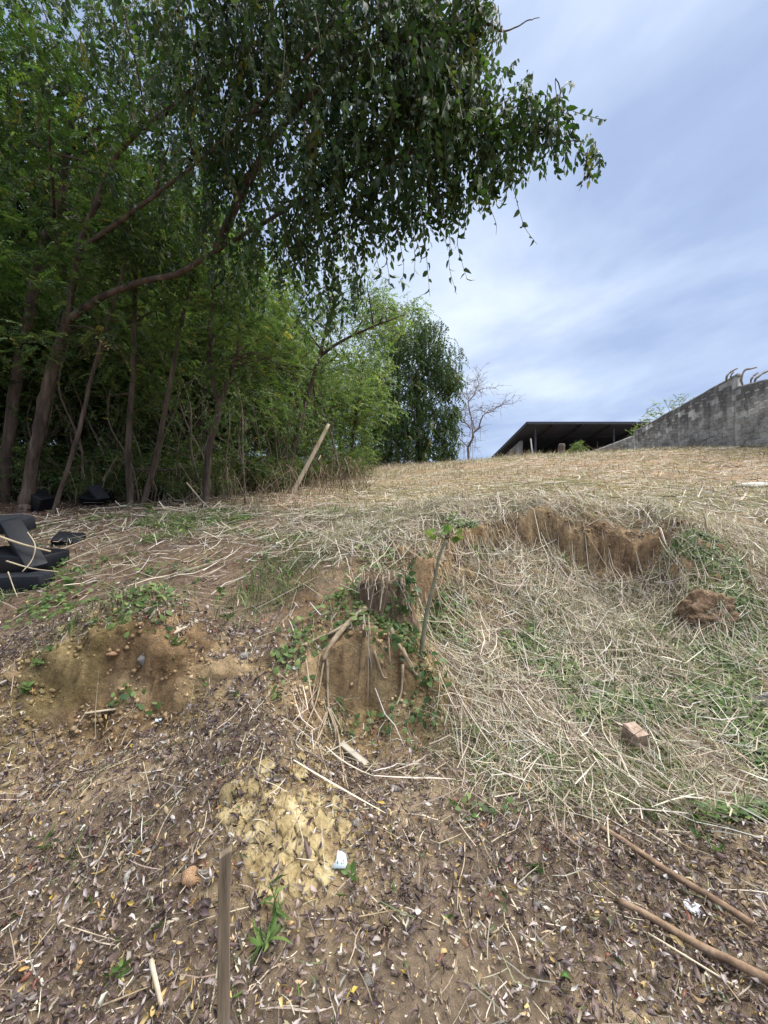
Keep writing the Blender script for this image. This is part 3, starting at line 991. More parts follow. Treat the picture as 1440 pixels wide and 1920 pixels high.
# --- the big tree on the left whose crown, draped with vines, hangs over the slope
base = ground_at(P(45, 965, 6.5))
t1 = thing('overhanging_tree', 'large tree at left, thick leaning forked trunk, vine-hung crown reaching over the slope', 'tree', base)
O1 = base
tr = [base, P(72, 810, 6.5), P(98, 690, 6.5), P(130, 590, 6.4)]
pa, ra = root_flare(tr, [.095, .085, .08, .07])
trunk_mesh(t1, pa, ra, seed=3, origin=O1, sides=16, n=40)
l1 = [P(126, 605, 6.4), P(148, 470, 6.3), P(180, 385, 6.2), P(226, 280, 6.0), P(330, 195, 5.7), P(450, 100, 5.4), P(600, 20, 5.2)]
l2 = [P(128, 600, 6.4), P(185, 560, 6.3), P(260, 530, 6.1), P(335, 512, 5.9), P(405, 470, 5.6), P(500, 415, 5.3), P(620, 340, 5.0), P(760, 290, 4.8), P(900, 255, 4.7), P(1030, 245, 4.7)]
trunk_mesh(t1, l1, [.05, .04, .025], 'limb', seed=4, origin=O1, n=40)
trunk_mesh(t1, l2, [.055, .042, .03, .018, .007], 'limb', seed=5, origin=O1, n=50)
l3 = [P(405, 470, 5.6), P(470, 330, 5.3), P(560, 200, 5.0), P(700, 90, 4.8), P(880, 40, 4.8), P(945, 58, 4.8), P(990, 38, 4.8), P(1012, 33, 4.8)]
trunk_mesh(t1, l3, [.06, .04, .025, .008, .003], 'limb', seed=6, origin=O1, n=40)
l4 = [P(148, 470, 6.3), P(300, 360, 5.6), P(420, 260, 5.0), P(560, 120, 4.5)]
trunk_mesh(t1, l4, [.035, .02, .01], 'limb', seed=8, origin=O1, n=30)
limbs = np.concatenate([catmull(l1, 30)[8:], catmull(l2, 40)[12:], catmull(l3, 30)[4:], catmull(l4, 20)[6:]])
blobs1 = [PB(650, 40, 5.0, 1.35, 560), PB(800, 60, 4.9, .85, 330), PB(500, 110, 5.2, 1.35, 520), PB(730, 190, 4.8, .95, 400), PB(860, 150, 4.8, .50, 120),
          PB(850, 215, 4.7, .60, 135), PB(940, 225, 4.7, .50, 110, .8), PB(1015, 215, 4.7, .30, 42, .8), PB(1098, 272, 4.7, .13, 12), PB(1045, 190, 4.7, .14, 12), PB(1060, 235, 4.7, .16, 12),
          PB(610, 300, 4.9, .90, 250), PB(760, 320, 4.7, .50, 85), PB(860, 330, 4.7, .42, 52), PB(560, 430, 5.1, .65, 105), PB(680, 400, 4.9, .42, 50), PB(760, 400, 4.8, .28, 22),
          PB(430, 300, 5.4, .95, 280), PB(450, 470, 5.6, .7, 100), PB(925, 300, 4.7, .3, 40), PB(880, 30, 4.9, .42, 90), PB(600, 560, 5.6, .5, 26), PB(640, 500, 5.2, .45, 30),
          PB(330, 120, 5.8, 1.3, 300), PB(190, 60, 6.2, 1.4, 280), PB(60, 200, 6.6, 1.5, 260), PB(300, 380, 6.2, 1.0, 170), PB(420, 20, 5.0, 1.1, 300), PB(720, -60, 5.0, 1.2, 300)]
rf = np.random.default_rng(71)
pos1 = in_blobs(blobs1, rf, .5)
foliage('crown', pos1, VINE_SPRAYS, rf.uniform(.75, 1.25, len(pos1)), pick_cols(len(pos1), GREENS_DARK, rf) * .8, rf, M_leaf_vine, t1, (-1.5, -.2), O1)
ends = pos1[rf.choice(len(pos1), 46, replace=False)]
boughs(t1, limbs, ends, .016, .004, 72, O1)
boughs(t1, catmull(l2, 40)[36:], [P(1090, 278, 4.7), P(1045, 195, 4.7), P(1000, 300, 4.7), P(960, 320, 4.7)], .010, .003, 73, O1, sag=0)

# vines hanging free against the sky: stem with its own leaves
LEAF_MESH = []
M_vleaf = random_mat('vine_leaf', [(0, (.035, .07, .025)), (.6, (.05, .095, .03)), (1, (.075, .12, .04))], .35, .3)
for k in range(5):
    tv, tf = leaf8(.15 + .12 * k, .12 + .05 * k, .24 if k % 2 else .19, .2 * (k - 2))
    LEAF_MESH.append(mesh_np('leaf', tv, tf, None, M_vleaf))
M_stem = plain_mat('green_stem', (.07, .075, .035), (.13, .11, .06), 30, .7, .1)


def place_leaf(parent, p, d, size, r, meshes=None, name='leaf'):
    meshes = meshes or LEAF_MESH
    o = bpy.data.objects.new(name, meshes[int(r.integers(len(meshes)))])
    link(o, parent)
    d = Vector(d).normalized()
    q = d.to_track_quat('Y', 'Z') @ Quaternion((0, 1, 0), float(r.uniform(0, 6.28)))
    o.matrix_local = Matrix.Translation(Vector(p)) @ q.to_matrix().to_4x4() @ Matrix.Scale(float(size), 4)
    return o


VINES = [([(940, 318), (960, 348), (975, 400), (986, 430), (1007, 458)], 9, 4.7), ([(850, 380), (838, 410), (844, 451), (842, 498), (856, 552)], 12, 4.6),
         ([(862, 385), (860, 430), (858, 460), (869, 502), (876, 523)], 10, 4.65), ([(790, 400), (794, 440), (800, 487), (806, 556)], 13, 4.5),
         ([(745, 420), (750, 455), (757, 500), (752, 538)], 10, 4.6), ([(715, 420), (718, 448), (727, 500), (732, 541)], 10, 4.7),
         ([(700, 440), (705, 480), (716, 520)], 7, 4.8), ([(770, 400), (772, 440), (778, 480), (776, 520)], 9, 4.55), ([(905, 365), (916, 384), (930, 419), (930, 440)], 1, 4.7),
         ([(820, 400), (826, 430), (836, 455), (850, 470)], 5, 4.7), ([(660, 470), (668, 520), (662, 560)], 8, 4.9), ([(590, 520), (600, 570), (596, 620)], 9, 4.9),
         ([(530, 40), (534, 90), (526, 190)], 6, 4.0), ([(590, 20), (598, 60), (602, 95)], 6, 3.9), ([(690, 90), (700, 130), (690, 170)], 6, 3.9)]
for vi, (pp, nl, Yv) in enumerate(VINES):
    rv = np.random.default_rng(400 + vi)
    path = np.array([P(a, b, Yv) for a, b in pp]) - O1
    path = catmull(path, 14)
    V, Q, T = tube(path, [.005, .002], 5)
    g = Geo(); g.add(V, Q, T)
    vo_ = obj('hanging_vine', g.mesh('hanging_vine', M_stem), t1)
    for k in range(nl):
        t = (k + .7) / nl
        p = path[min(13, int(t * 13))]
        s = 1 if k % 2 else -1
        place_leaf(vo_, p, (s * rv.uniform(.2, .9), rv.normal(0, .4), -rv.uniform(.5, 1.1)), rv.uniform(.075, .125), rv)


# --- trees standing along the edge of the wood
def edge_tree(label, path, rads, blobs, seed, table=GREENS_MID, sprays=FRONDS, n_bough=14, scale=(.8, 1.3), forks=(), mat=None, leafmat=None, name='tree', group=None, pitch=(-.6, .5)):
    base = ground_at(path[0])
    path = [base] + [np.asarray(p) for p in path[1:]]
    t = thing(name, label, 'tree', base, group)
    pa, ra = root_flare(path, rads)
    trunk_mesh(t, pa, np.array(ra) * .62, seed=seed, origin=base, mat=mat)
    st = catmull(path, 24)[10:]
    for fp, fr in forks:
        trunk_mesh(t, fp, fr, 'limb', seed=seed + 1, origin=base, mat=mat, sides=8)
        st = np.vstack([st, catmull(fp, 16)])
    r = np.random.default_rng(seed)
    if blobs:
        pos = in_blobs(blobs, r, .5)
        pos[:, 2] = np.maximum(pos[:, 2], HH(pos[:, 0], pos[:, 1]) + .15)
        foliage('crown', pos, sprays, r.uniform(scale[0], scale[1], len(pos)), pick_cols(len(pos), table, r), r, leafmat or M_leaf, t, pitch, base)
        if n_bough:
            boughs(t, st, pos[r.choice(len(pos), n_bough, replace=False)], rads[-1] * .45, .004, seed + 5, base, mat=mat)
    return t


edge_tree('dark straight trunk at the left frame edge behind the thick leaning tree', [P(5, 925, 7.4), P(30, 720, 7.4), P(50, 620, 7.3), P(76, 480, 7.2), P(112, 380, 7.1), P(140, 200, 7)], [.15, .13, .12, .08],
          [PB(120, 150, 7, 1.4, 260), PB(20, 330, 7, 1.3, 260), PB(200, 330, 7, 1.1, 230), PB(60, 30, 7, 1.4, 230), PB(20, 560, 7.5, .9, 170), PB(260, 60, 7, 1.3, 200), PB(-20, 150, 6.5, 1.3, 180), PB(330, 240, 7, 1.1, 170), PB(60, 450, 6.6, .9, 200), PB(170, 230, 5.5, .7, 70), PB(30, 60, 5.5, .8, 70)], 501, GREENS_DARK)
edge_tree('slim stem leaning right between the thick leaning tree and the upright trunks', [P(98, 965, 6.2), P(150, 800, 6.3), P(176, 690, 6.4), P(216, 560, 6.5), P(250, 430, 6.6)], [.05, .045, .04, .03],
          [PB(260, 420, 6.6, .9, 200), PB(200, 480, 6.5, .7, 130), PB(330, 470, 6.8, .8, 140), PB(110, 500, 6.0, .6, 90), PB(200, 620, 6.4, .6, 70), PB(60, 640, 6.0, .45, 50)], 502)
edge_tree('upright trunk of the pair, slim and straight, left of its leaning neighbour', [P(246, 952, 7), P(240, 850, 7), P(249, 700, 7.1), P(252, 600, 7.2), P(258, 440, 7.2)], [.085, .07, .06, .045],
          [PB(260, 430, 7.2, 1.1, 240), PB(200, 560, 7.4, .9, 170), PB(330, 560, 7.3, .9, 170), PB(250, 690, 7.8, .7, 90), PB(170, 700, 7.8, .8, 110), PB(120, 620, 7.8, .8, 120)], 503)
edge_tree('leaning trunk of the pair, rising to the right from the same spot', [P(268, 952, 7), P(296, 840, 7.05), P(322, 700, 7.2), P(337, 620, 7.3), P(365, 500, 7.4)], [.075, .065, .055, .04],
          [PB(370, 500, 7.4, 1.0, 220), PB(430, 580, 7.3, .85, 170), PB(330, 650, 7.6, .7, 100), PB(340, 390, 7.4, .9, 170), PB(290, 740, 7.8, .5, 45)], 504)
edge_tree('single brown trunk with a crooked fork, right of the trunk pair', [P(386, 946, 7), P(391, 850, 7), P(409, 770, 7), P(400, 715, 7), P(392, 640, 7), P(400, 540, 7)], [.095, .08, .07, .055, .04],
          [PB(430, 600, 6.9, .9, 200), PB(480, 520, 6.8, .8, 160), PB(380, 690, 7.0, .6, 80), PB(470, 690, 7.1, .75, 120), PB(530, 640, 7.3, .7, 110), PB(520, 740, 7.6, .5, 55), PB(430, 780, 6.6, .3, 16)], 505,
          forks=[([P(408, 775, 7), P(425, 720, 7), P(450, 650, 6.9)], [.05, .03])])
edge_tree('slanting dark tree with a long bough reaching right over the field edge', [P(535, 895, 10.5), P(560, 800, 10.6), P(590, 700, 10.8), P(606, 640, 10.9), P(625, 560, 11)], [.10, .09, .07, .05],
          [PB(610, 570, 11, 1.5, 260), PB(690, 590, 11, 1.2, 180), PB(560, 650, 10.8, 1.3, 200), PB(640, 690, 11, 1.1, 170), PB(740, 600, 11, .55, 50), PB(700, 560, 11.2, .6, 60), PB(520, 560, 10.5, 1.2, 230), PB(480, 700, 10.5, 1.2, 200), PB(560, 780, 10.8, .9, 110)], 506, GREENS_LIGHT, FINE_SPRAYS,
          forks=[([P(600, 668, 10.9), P(640, 640, 10.8), P(700, 612, 10.6), P(760, 590, 10.5)], [.05, .035, .015])])
edge_tree('bright green bushy tree leaning out over the mown field', [P(650, 880, 16), P(665, 800, 16), P(680, 700, 16)], [.12, .1, .06],
          [PB(640, 740, 16, 2.0, 380), PB(690, 770, 16, 1.3, 220), PB(600, 680, 15.5, 1.9, 300), PB(700, 690, 16.5, 1.2, 150), PB(570, 780, 14, 1.5, 230), PB(725, 760, 16, .5, 40), PB(650, 830, 16, 1.3, 160)], 507, GREENS_LIGHT, FINE_SPRAYS, scale=(1.1, 1.9))
# vine-covered tree at the far end of the wood
drape = []
rr_ = np.random.default_rng(77)
edge_tree('dark broad tree cloaked in hanging vines at the far end of the wood', [P(790, 872, 26), P(786, 800, 26), P(780, 700, 26)], [.4, .35, .2],
          [PB(790, 655, 26, 2.0, 430), PB(825, 690, 26, 1.6, 330), PB(770, 720, 26, 2.3, 430), PB(845, 715, 26, 1.1, 180), PB(805, 770, 26, 2.0, 380), PB(755, 800, 25.5, 2.3, 420), PB(835, 790, 26, 1.2, 190), PB(735, 830, 25.5, 2.1, 340),
           PB(800, 835, 25.7, 1.7, 300), PB(842, 840, 26, .9, 110), PB(852, 770, 26.5, .6, 50), PB(800, 622, 26, 1.2, 170), PB(715, 700, 26, 2.0, 280), PB(740, 640, 26, 1.6, 200), PB(690, 850, 25, 1.5, 160)], 508, GREENS_DARK, FINE_SPRAYS, scale=(1.6, 2.8), pitch=(-1.6, -.2), n_bough=10)
edge_tree('pale green tree behind the vine-covered one with a feathery top', [P(745, 872, 30), P(745, 760, 30), P(750, 640, 30)], [.3, .25, .12],
          [PB(745, 640, 30, 2.3, 300), PB(700, 620, 30, 2.2, 280), PB(780, 585, 30, 1.3, 110), PB(720, 570, 30, 1.6, 120), PB(690, 720, 29, 2.5, 260)], 509, GREENS_LIGHT, FINE_SPRAYS, scale=(1.8, 3.0))

# --- bare tree on the crest
bb = ground_at(P(881, 866, 31))
bt = thing('bare_tree', 'leafless grey tree with spreading thin branches on the crest', 'tree', bb)
s_ = lambda a, b: P(a, b, 31)
zoomp = lambda zx, zy: s_(820 + zx / 9.0, 680 + zy / 9.0)
M_bare = plain_mat('bare_bark', (.16, .13, .125), (.30, .25, .24), 4, .9, .3)
trunk_mesh(bt, [bb - [0, 0, .3], zoomp(530, 1650), zoomp(520, 1430)], [.14, .11, .10], seed=520, origin=bb, mat=M_bare)
BR = [([(520, 1430), (590, 1280), (640, 1160), (710, 1100)], .14, .10), ([(710, 1100), (730, 980), (790, 870), (900, 820), (1060, 740), (1250, 710)], .10, .02), ([(790, 870), (880, 790), (1100, 700), (1260, 610)], .06, .015),
      ([(580, 1290), (575, 1100), (590, 940), (530, 790), (520, 660)], .11, .05), ([(520, 660), (600, 570), (640, 480)], .05, .012), ([(520, 660), (490, 570), (420, 510)], .04, .012), ([(640, 1160), (590, 1000)], .06, .04),
      ([(555, 1120), (500, 1030), (440, 980), (370, 890), (200, 780)], .08, .02), ([(500, 1420), (470, 1360), (400, 1300), (330, 1230), (250, 1200)], .08, .02), ([(590, 930), (560, 860), (490, 800), (400, 790)], .05, .015),
      ([(440, 980), (470, 880), (470, 780)], .04, .012), ([(1060, 740), (1120, 660), (1170, 560)], .03, .01), ([(640, 480), (690, 350), (620, 290), (500, 290)], .035, .01), ([(640, 290), (680, 200), (740, 120)], .025, .008),
      ([(700, 440), (850, 430), (980, 440)], .025, .01), ([(790, 850), (740, 780), (740, 720)], .03, .01), ([(690, 400), (660, 420), (620, 500)], .02, .01)]
allp = []
for k, (pp, a, b) in enumerate(BR):
    path = catmull([zoomp(*q) + np.array([0, rr_.normal(0, .25), 0]) for q in pp], 10)
    allp.append(path)
    V, Q, T = tube(path, [a * .65, b * .65], 6, .1, k)
    g = Geo(); g.add(V, Q, T); obj('branch', g.mesh('branch', M_bare, True, bb), bt)
allp = np.concatenate(allp)
g = Geo()
for k in range(240):                                                      # fine twigs, too thin to tell apart
    s0 = allp[rr_.integers(len(allp))]
    d = rr_.normal(0, 1, 3) * [1, .8, .7] + [0, 0, .25]; d /= np.linalg.norm(d)
    ln = rr_.uniform(.35, 1.1)
    q = catmull([s0, s0 + d * ln * .5 + rr_.normal(0, .06, 3), s0 + d * ln + rr_.normal(0, .1, 3)], 4)
    V, Q, T = tube(q, [.016, .006], 3, cap=False); g.add(V, Q)
    for j in range(2):
        d2 = d + rr_.normal(0, .6, 3)
        q2 = catmull([q[2], q[2] + d2 * ln * .4], 3); V, Q, T = tube(q2, [.010, .005], 3, cap=False); g.add(V, Q)
for zx, zy, ln in [(410, 1100, 1.8), (435, 1340, 1.7), (455, 1350, 2.0), (385, 1300, 1.4), (720, 1100, 1.0), (590, 1300, 1.6), (620, 1220, 1.2), (640, 1250, 1.5), (560, 1330, 1.0), (400, 1150, .8)]:
    p = zoomp(zx, zy); V, Q, T = tube(catmull([p, p + [.03, 0, -ln * .5], p + [rr_.normal(0, .08), 0, -ln]], 6), [.018, .01], 3, cap=False); g.add(V, Q)
tw = obj('twigs', g.mesh('twigs', M_bare, True, bb), bt); tw['kind'] = 'stuff'

# --- forest behind: copies of a few crowns on their own trunks
PROTO = []
for k in range(3):
    r = np.random.default_rng(600 + k)
    blobs = [(r.normal(0, .8), r.normal(0, .8), 3.4 + r.uniform(-1.6, 1.6), r.uniform(.8, 1.3), r.uniform(.8, 1.3), r.uniform(.7, 1.1), 150) for _ in range(9)]
    pos = in_blobs(blobs, r, .45)
    o = foliage('crown', pos, FRONDS if k < 2 else FINE_SPRAYS, r.uniform(1.1, 1.7, len(pos)), pick_cols(len(pos), [GREENS_MID, GREENS_DARK, GREENS_MID][k], r), r, M_leaf, None, (-.7, .5))
    path = np.array([(0, 0, -.4), (0, 0, 0), (.1, .05, 1.5), (r.normal(0, .3), r.normal(0, .2), 3), (r.normal(0, .4), 0, 4.6)])
    V, Q, T = tube(catmull(path, 16), [.13, .10, .09, .07, .03], 8, .15, k)
    g = Geo(); g.add(V, Q, T)
    tk = g.mesh('trunk', M_bark)
    PROTO.append((o.data, tk))
    bpy.data.objects.remove(o)


def forest_tree(x, y, s, k, rz, label, group, lift=0.0):
    p = ground_at((x, y))
    t = thing('forest_tree', label, 'tree', p, group)
    t.rotation_euler = (0, 0, rz); t.scale = (s, s, s)
    c = obj('crown', PROTO[k][0], t); c['kind'] = 'stuff'
    c.location = (0, 0, lift)
    obj('trunk', PROTO[k][1], t)
    return t


rfz = np.random.default_rng(88)
FT = [(-9.5, 9.3, 1.15), (-7.6, 9.6, 1.0), (-6.0, 9.4, .95), (-4.6, 9.9, .9), (-11.5, 10.5, 1.3), (-8.6, 11.5, 1.2), (-6.6, 12, 1.15), (-4.9, 12.4, 1.05), (-3.6, 13, .95),
      (-13, 13, 1.5), (-10.5, 14, 1.45), (-8, 15, 1.4), (-6, 15.5, 1.3), (-4.4, 16.5, 1.2), (-16, 17, 1.8), (-12, 18, 1.7), (-8.5, 19, 1.6), (-5.5, 20, 1.4), (-3.2, 20.5, 1.2), (-2.6, 24, 1.3),
      (-5.5, 25, 1.6), (-9.5, 25, 1.8), (-14, 24, 2.0), (-8.2, 7.4, .9), (-10.3, 7.6, 1.1), (-12.2, 8.4, 1.3), (-18, 22, 2.2), (-1.6, 29, 1.4), (0.3, 31, 1.4), (-9.2, 10.4, 1.9), (-13, 10, 2.0), (-6.6, 11, 1.6), (-16, 13, 2.2), (-11, 14, 2.0), (-7.6, 14.5, 2.0)]
for i, (x, y, s) in enumerate(FT):
    forest_tree(x, y, s, i % 3, rfz.uniform(0, 6.28), 'slender forest tree with small green leaves standing back in the wood', 'trees filling the wood at left', 0)

# --- low shrubs
SHRUB = []
for k in range(3):
    r = np.random.default_rng(640 + k)
    blobs = [(r.normal(0, .3), r.normal(0, .25), r.uniform(.35, .9), .4, .4, .35, 55) for _ in range(6)]
    pos = in_blobs(blobs, r, .5); pos[:, 2] = np.maximum(pos[:, 2], .05)
    o = foliage('foliage', pos, FINE_SPRAYS if k < 2 else FRONDS, r.uniform(.8, 1.2, len(pos)), pick_cols(len(pos), [GREENS_MID, GREENS_LIGHT, GREENS_DARK][k], r), r, M_leaf, None, (-.4, .9))
    g = Geo()
    for j in range(9):
        e = pos[r.integers(len(pos))]
        V, Q, T = tube(catmull([(0, 0, -.1), e * [.4, .4, .5] + r.normal(0, .05, 3), e], 7), [.012, .004], 4); g.add(V, Q, T)
    SHRUB.append((o.data, g.mesh('stems', M_bark_grey)))
    bpy.data.objects.remove(o)


def shrub(x, y, s, k, label, group=None, dz=0.0, cat='shrub'):
    p = ground_at((x, y), dz)
    t = thing('shrub', label, cat, p, group)
    t.rotation_euler = (0, 0, rfz.uniform(0, 6.28)); t.scale = (s, s, s)
    c = obj('foliage', SHRUB[k][0], t); c['kind'] = 'stuff'
    obj('stems', SHRUB[k][1], t)
    return t


US = [(-6.6, 7.7, .55), (-5.6, 7.5, .5), (-4.9, 7.6, .5), (-4.2, 7.9, .55), (-3.4, 8.2, .55), (-2.9, 8.9, .6), (-2.4, 9.6, .5), (-7.3, 7.2, .6), (-2.2, 10.5, .6), (-3.8, 7.4, .4), (-7.6, 8.2, 1.0), (-6.9, 8.6, .9), (-6.0, 8.3, .8), (-5.2, 8.8, .9), (-4.4, 8.6, .8), (-3.7, 9.2, .8), (-3.2, 10, .8), (-2.9, 10.8, .7), (-2.3, 11.6, .8), (-8.6, 7.4, 1.1), (-2.0, 12.8, .8), (-1.9, 14, .9), (-1.6, 15.6, 1.0), (-1.4, 17.3, 1.1),
      (-1.6, 19.3, 1.2), (-1.1, 21, 1.2), (-5.6, 10.2, 1.2), (-7, 10.5, 1.3), (-4.2, 10.8, 1.1), (-3.0, 12.2, 1.1), (-2.6, 14.6, 1.2), (-9.4, 6.9, 1.0), (-9.0, 9, 1.4), (-1.0, 23, 1.1), (-.4, 24.6, 1.2), (-8, 11.5, 2.0), (-10.5, 11, 2.2), (-12.5, 11, 2.2), (-6, 12, 1.9), (-4.5, 13, 1.8), (-9, 13.5, 2.4), (-13, 15, 2.6), (-7, 16, 2.4), (-4, 17, 2.2), (-10.5, 8.6, 1.5), (-15, 12, 2.6), (-11.4, 9.6, 1.9)]
for i, (x, y, s) in enumerate(US):
    shrub(x, y, s * rfz.uniform(.8, 1.15), i % 3, 'leafy undergrowth shrub among the trunks at the edge of the wood', 'undergrowth shrubs along the wood')
for i, (x, y, s) in enumerate([(-6.9, 8.0, .9), (-5.9, 8.1, .8), (-5.0, 8.3, .8), (-4.3, 8.2, .7), (-3.6, 8.7, .7), (-3.0, 9.4, .7), (-7.7, 7.7, .9), (-2.6, 10.2, .7), (-6.3, 9.0, 1.1), (-4.7, 9.2, 1.0)]):
    shrub(x, y, s, 1, 'light green leafy shrub filling the gap between the trunks', 'light shrubs between the trunks')
for (px, py, Y, s, k, lab) in [(862, 866, 30, 1.1, 0, 'low dark green shrub on the crest just left of the bare tree'), (915, 860, 29.5, .9, 1, 'small pale shrub on the crest at the low corner of the shed roof'),
                               (835, 868, 28, 1.0, 0, 'low shrub at the foot of the vine-covered tree'), (896, 866, 30, .7, 1, 'tiny shrub on the crest just right of the bare tree'),
                               (1086, 850, 19.5, .55, 1, 'small bright green bush on the crest in front of the shed')]:
    p = P(px, py, Y); shrub(p[0], p[1], s, k, lab)

# ------------------------------------------------------------------ SHED behind the crest
M_roof = plain_mat('roof_sheet', (.07, .085, .12), (.11, .13, .175), 6, .55, .1, metallic=.3)
M_steel = plain_mat('steel', (.035, .038, .048), (.07, .075, .09), 10, .6, .05)
M_plaster = plain_mat('old_plaster', (.22, .20, .175), (.38, .35, .31), 5, .9, .3, c3=(.30, .28, .25))
M_brickred = plain_mat('red_brick', (.16, .065, .04), (.26, .11, .07), 12, .9, .3)
M_whitepipe = plain_mat('white_pipe', (.6, .6, .6), (.75, .75, .75), 5, .5, 0)
X0, X1, YF, YB = 8.72, 19.0, 24.0, 33.2
ZF, ZB = 6.92, 5.70
shed = thing('open_shed', 'open shed with a dark corrugated lean-to roof behind the crest', 'shed', (X0, YF, float(HH(X0, YF))))
SO = np.array(shed.location)
nsh = 12
for k in range(nsh):                                                      # roof sheets, corrugated along the fall
    xa = X0 + (X1 - X0) * k / nsh + .006; xb = X0 + (X1 - X0) * (k + 1) / nsh + .05
    u = np.linspace(0, 1, 22); vv = np.array([0, .5, 1.0])
    uu, v2 = np.meshgrid(u, vv)
    V = np.stack([xa + (xb - xa) * uu, YF + (YB - YF) * v2, ZF + (ZB - ZF) * v2 + .028 * np.sin(uu * 2 * np.pi * 5) + .014 * (k % 2)], -1).reshape(-1, 3)
    i0 = (np.arange(2)[:, None] * 22 + np.arange(21)[None, :]).ravel()
    Q = np.stack([i0, i0 + 1, i0 + 23, i0 + 22], -1)
    V2 = V + [0, 0, .012]
    obj('roof_sheet', mesh_np('roof_sheet', np.vstack([V, V2]) - SO, np.vstack([Q[:, ::-1], Q + len(V)]), None, M_roof), shed)


def beam(parent, a, b, w, h, mat, origin, name):
    a = np.asarray(a, float); b = np.asarray(b, float); d = b - a; ln = np.linalg.norm(d)
    bm = box(w, ln, h, min(w, h) * .12)
    o = bm_obj(name, bm, mat, parent)
    q = Vector(d / ln).to_track_quat('Y', 'Z')
    o.matrix_local = Matrix.Translation(Vector((a + b) / 2 - origin)) @ q.to_matrix().to_4x4()
    return o


zr = lambda y: ZF + (ZB - ZF) * (y - YF) / (YB - YF)
for x in (X0 + .08, 10.35, 12.1, 13.9, 15.8, 18.0):
    beam(shed, (x, YF + .05, zr(YF) - .20), (x, YB - .05, zr(YB) - .20), .09, .15, M_steel, SO, 'rafter')
for y in (YF + .35, 26.5, 28.9, 31.2):
    beam(shed, (X0 + .05, y, zr(y) - .045), (X1, y, zr(y) - .045), .05, .05, M_steel, SO, 'purlin')
beam(shed, (X0 - .02, YF - .02, ZF - .10), (X1, YF - .02, ZF - .10), .04, .16, M_steel, SO, 'fascia')
beam(shed, (X0 - .03, YF, ZF - .12), (X0 - .03, YB, ZB - .12), .04, .2, M_steel, SO, 'fascia')
for (px, Y, m, w, tilt) in [(1003, 24.4, M_steel, .10, 0), (1150, 24.4, M_steel, .09, 0), (1196, 24.4, M_steel, .09, 0)]:
    x = (px - 720) / F * Y
    beam(shed, (x, Y, float(HH(x, Y)) - .2), (x - .03, Y, zr(Y) - .2), w, w, m, SO, 'post')
x = (999 - 720) / F * 24.2
o = beam(None, (x, 24.2, float(HH(x, 24.2))), (x - .16, 24.2, 6.0), .07, .07, M_whitepipe, np.zeros(3), 'pipe')
tag(o, 'thin white pipe leaning beside the front shed post', 'pipe')
# side wall with a window opening, built from four pieces round the hole, and the back wall
def slab(parent, x0, x1, y0, y1, zlo, zhi0, zhi1, mat, name, origin):
    V = np.array([(x0, y0, zlo), (x1, y0, zlo), (x1, y1, zlo), (x0, y1, zlo), (x0, y0, zhi0), (x1, y0, zhi0), (x1, y1, zhi1), (x0, y1, zhi1)]) - origin
    Q = np.array([(0, 3, 2, 1), (4, 5, 6, 7), (0, 1, 5, 4), (1, 2, 6, 5), (2, 3, 7, 6), (3, 0, 4, 7)])
    return obj(name, mesh_np(name, V, Q, None, mat, False), parent)


zl = 3.4
wx0, wx1 = X0 + .2, X0 + .38
slab(shed, wx0, wx1, 25.9, 26.9, zl, zr(25.9) - .5, zr(26.9) - .5, M_plaster, 'side_wall', SO)
slab(shed, wx0, wx1, 26.9, 28.8, zl, 4.75, 4.75, M_plaster, 'side_wall', SO)
slab(shed, wx0, wx1, 26.9, 28.8, 5.45, zr(26.9) - .5, zr(28.8) - .5, M_plaster, 'side_wall', SO)
slab(shed, wx0, wx1, 28.8, 33.0, zl, zr(28.8) - .5, zr(33.0) - .5, M_plaster, 'side_wall', SO)
slab(shed, X0 + .38, X1, 33.0, 33.15, zl, 5.60, 5.60, M_brickred, 'back_wall', SO)
slab(shed, X1 - .2, X1 - .02, 24.6, 33.0, zl, zr(24.6) - .3, zr(33.0) - .3, M_brickred, 'side_wall', SO)
beam(shed, (wx0 + .09, 26.9, 5.42), (wx0 + .09, 28.8, 5.42), .2, .06, M_plaster, SO, 'lintel')

# ------------------------------------------------------------------ BOUNDARY WALL of rendered concrete blocks
M_block = None


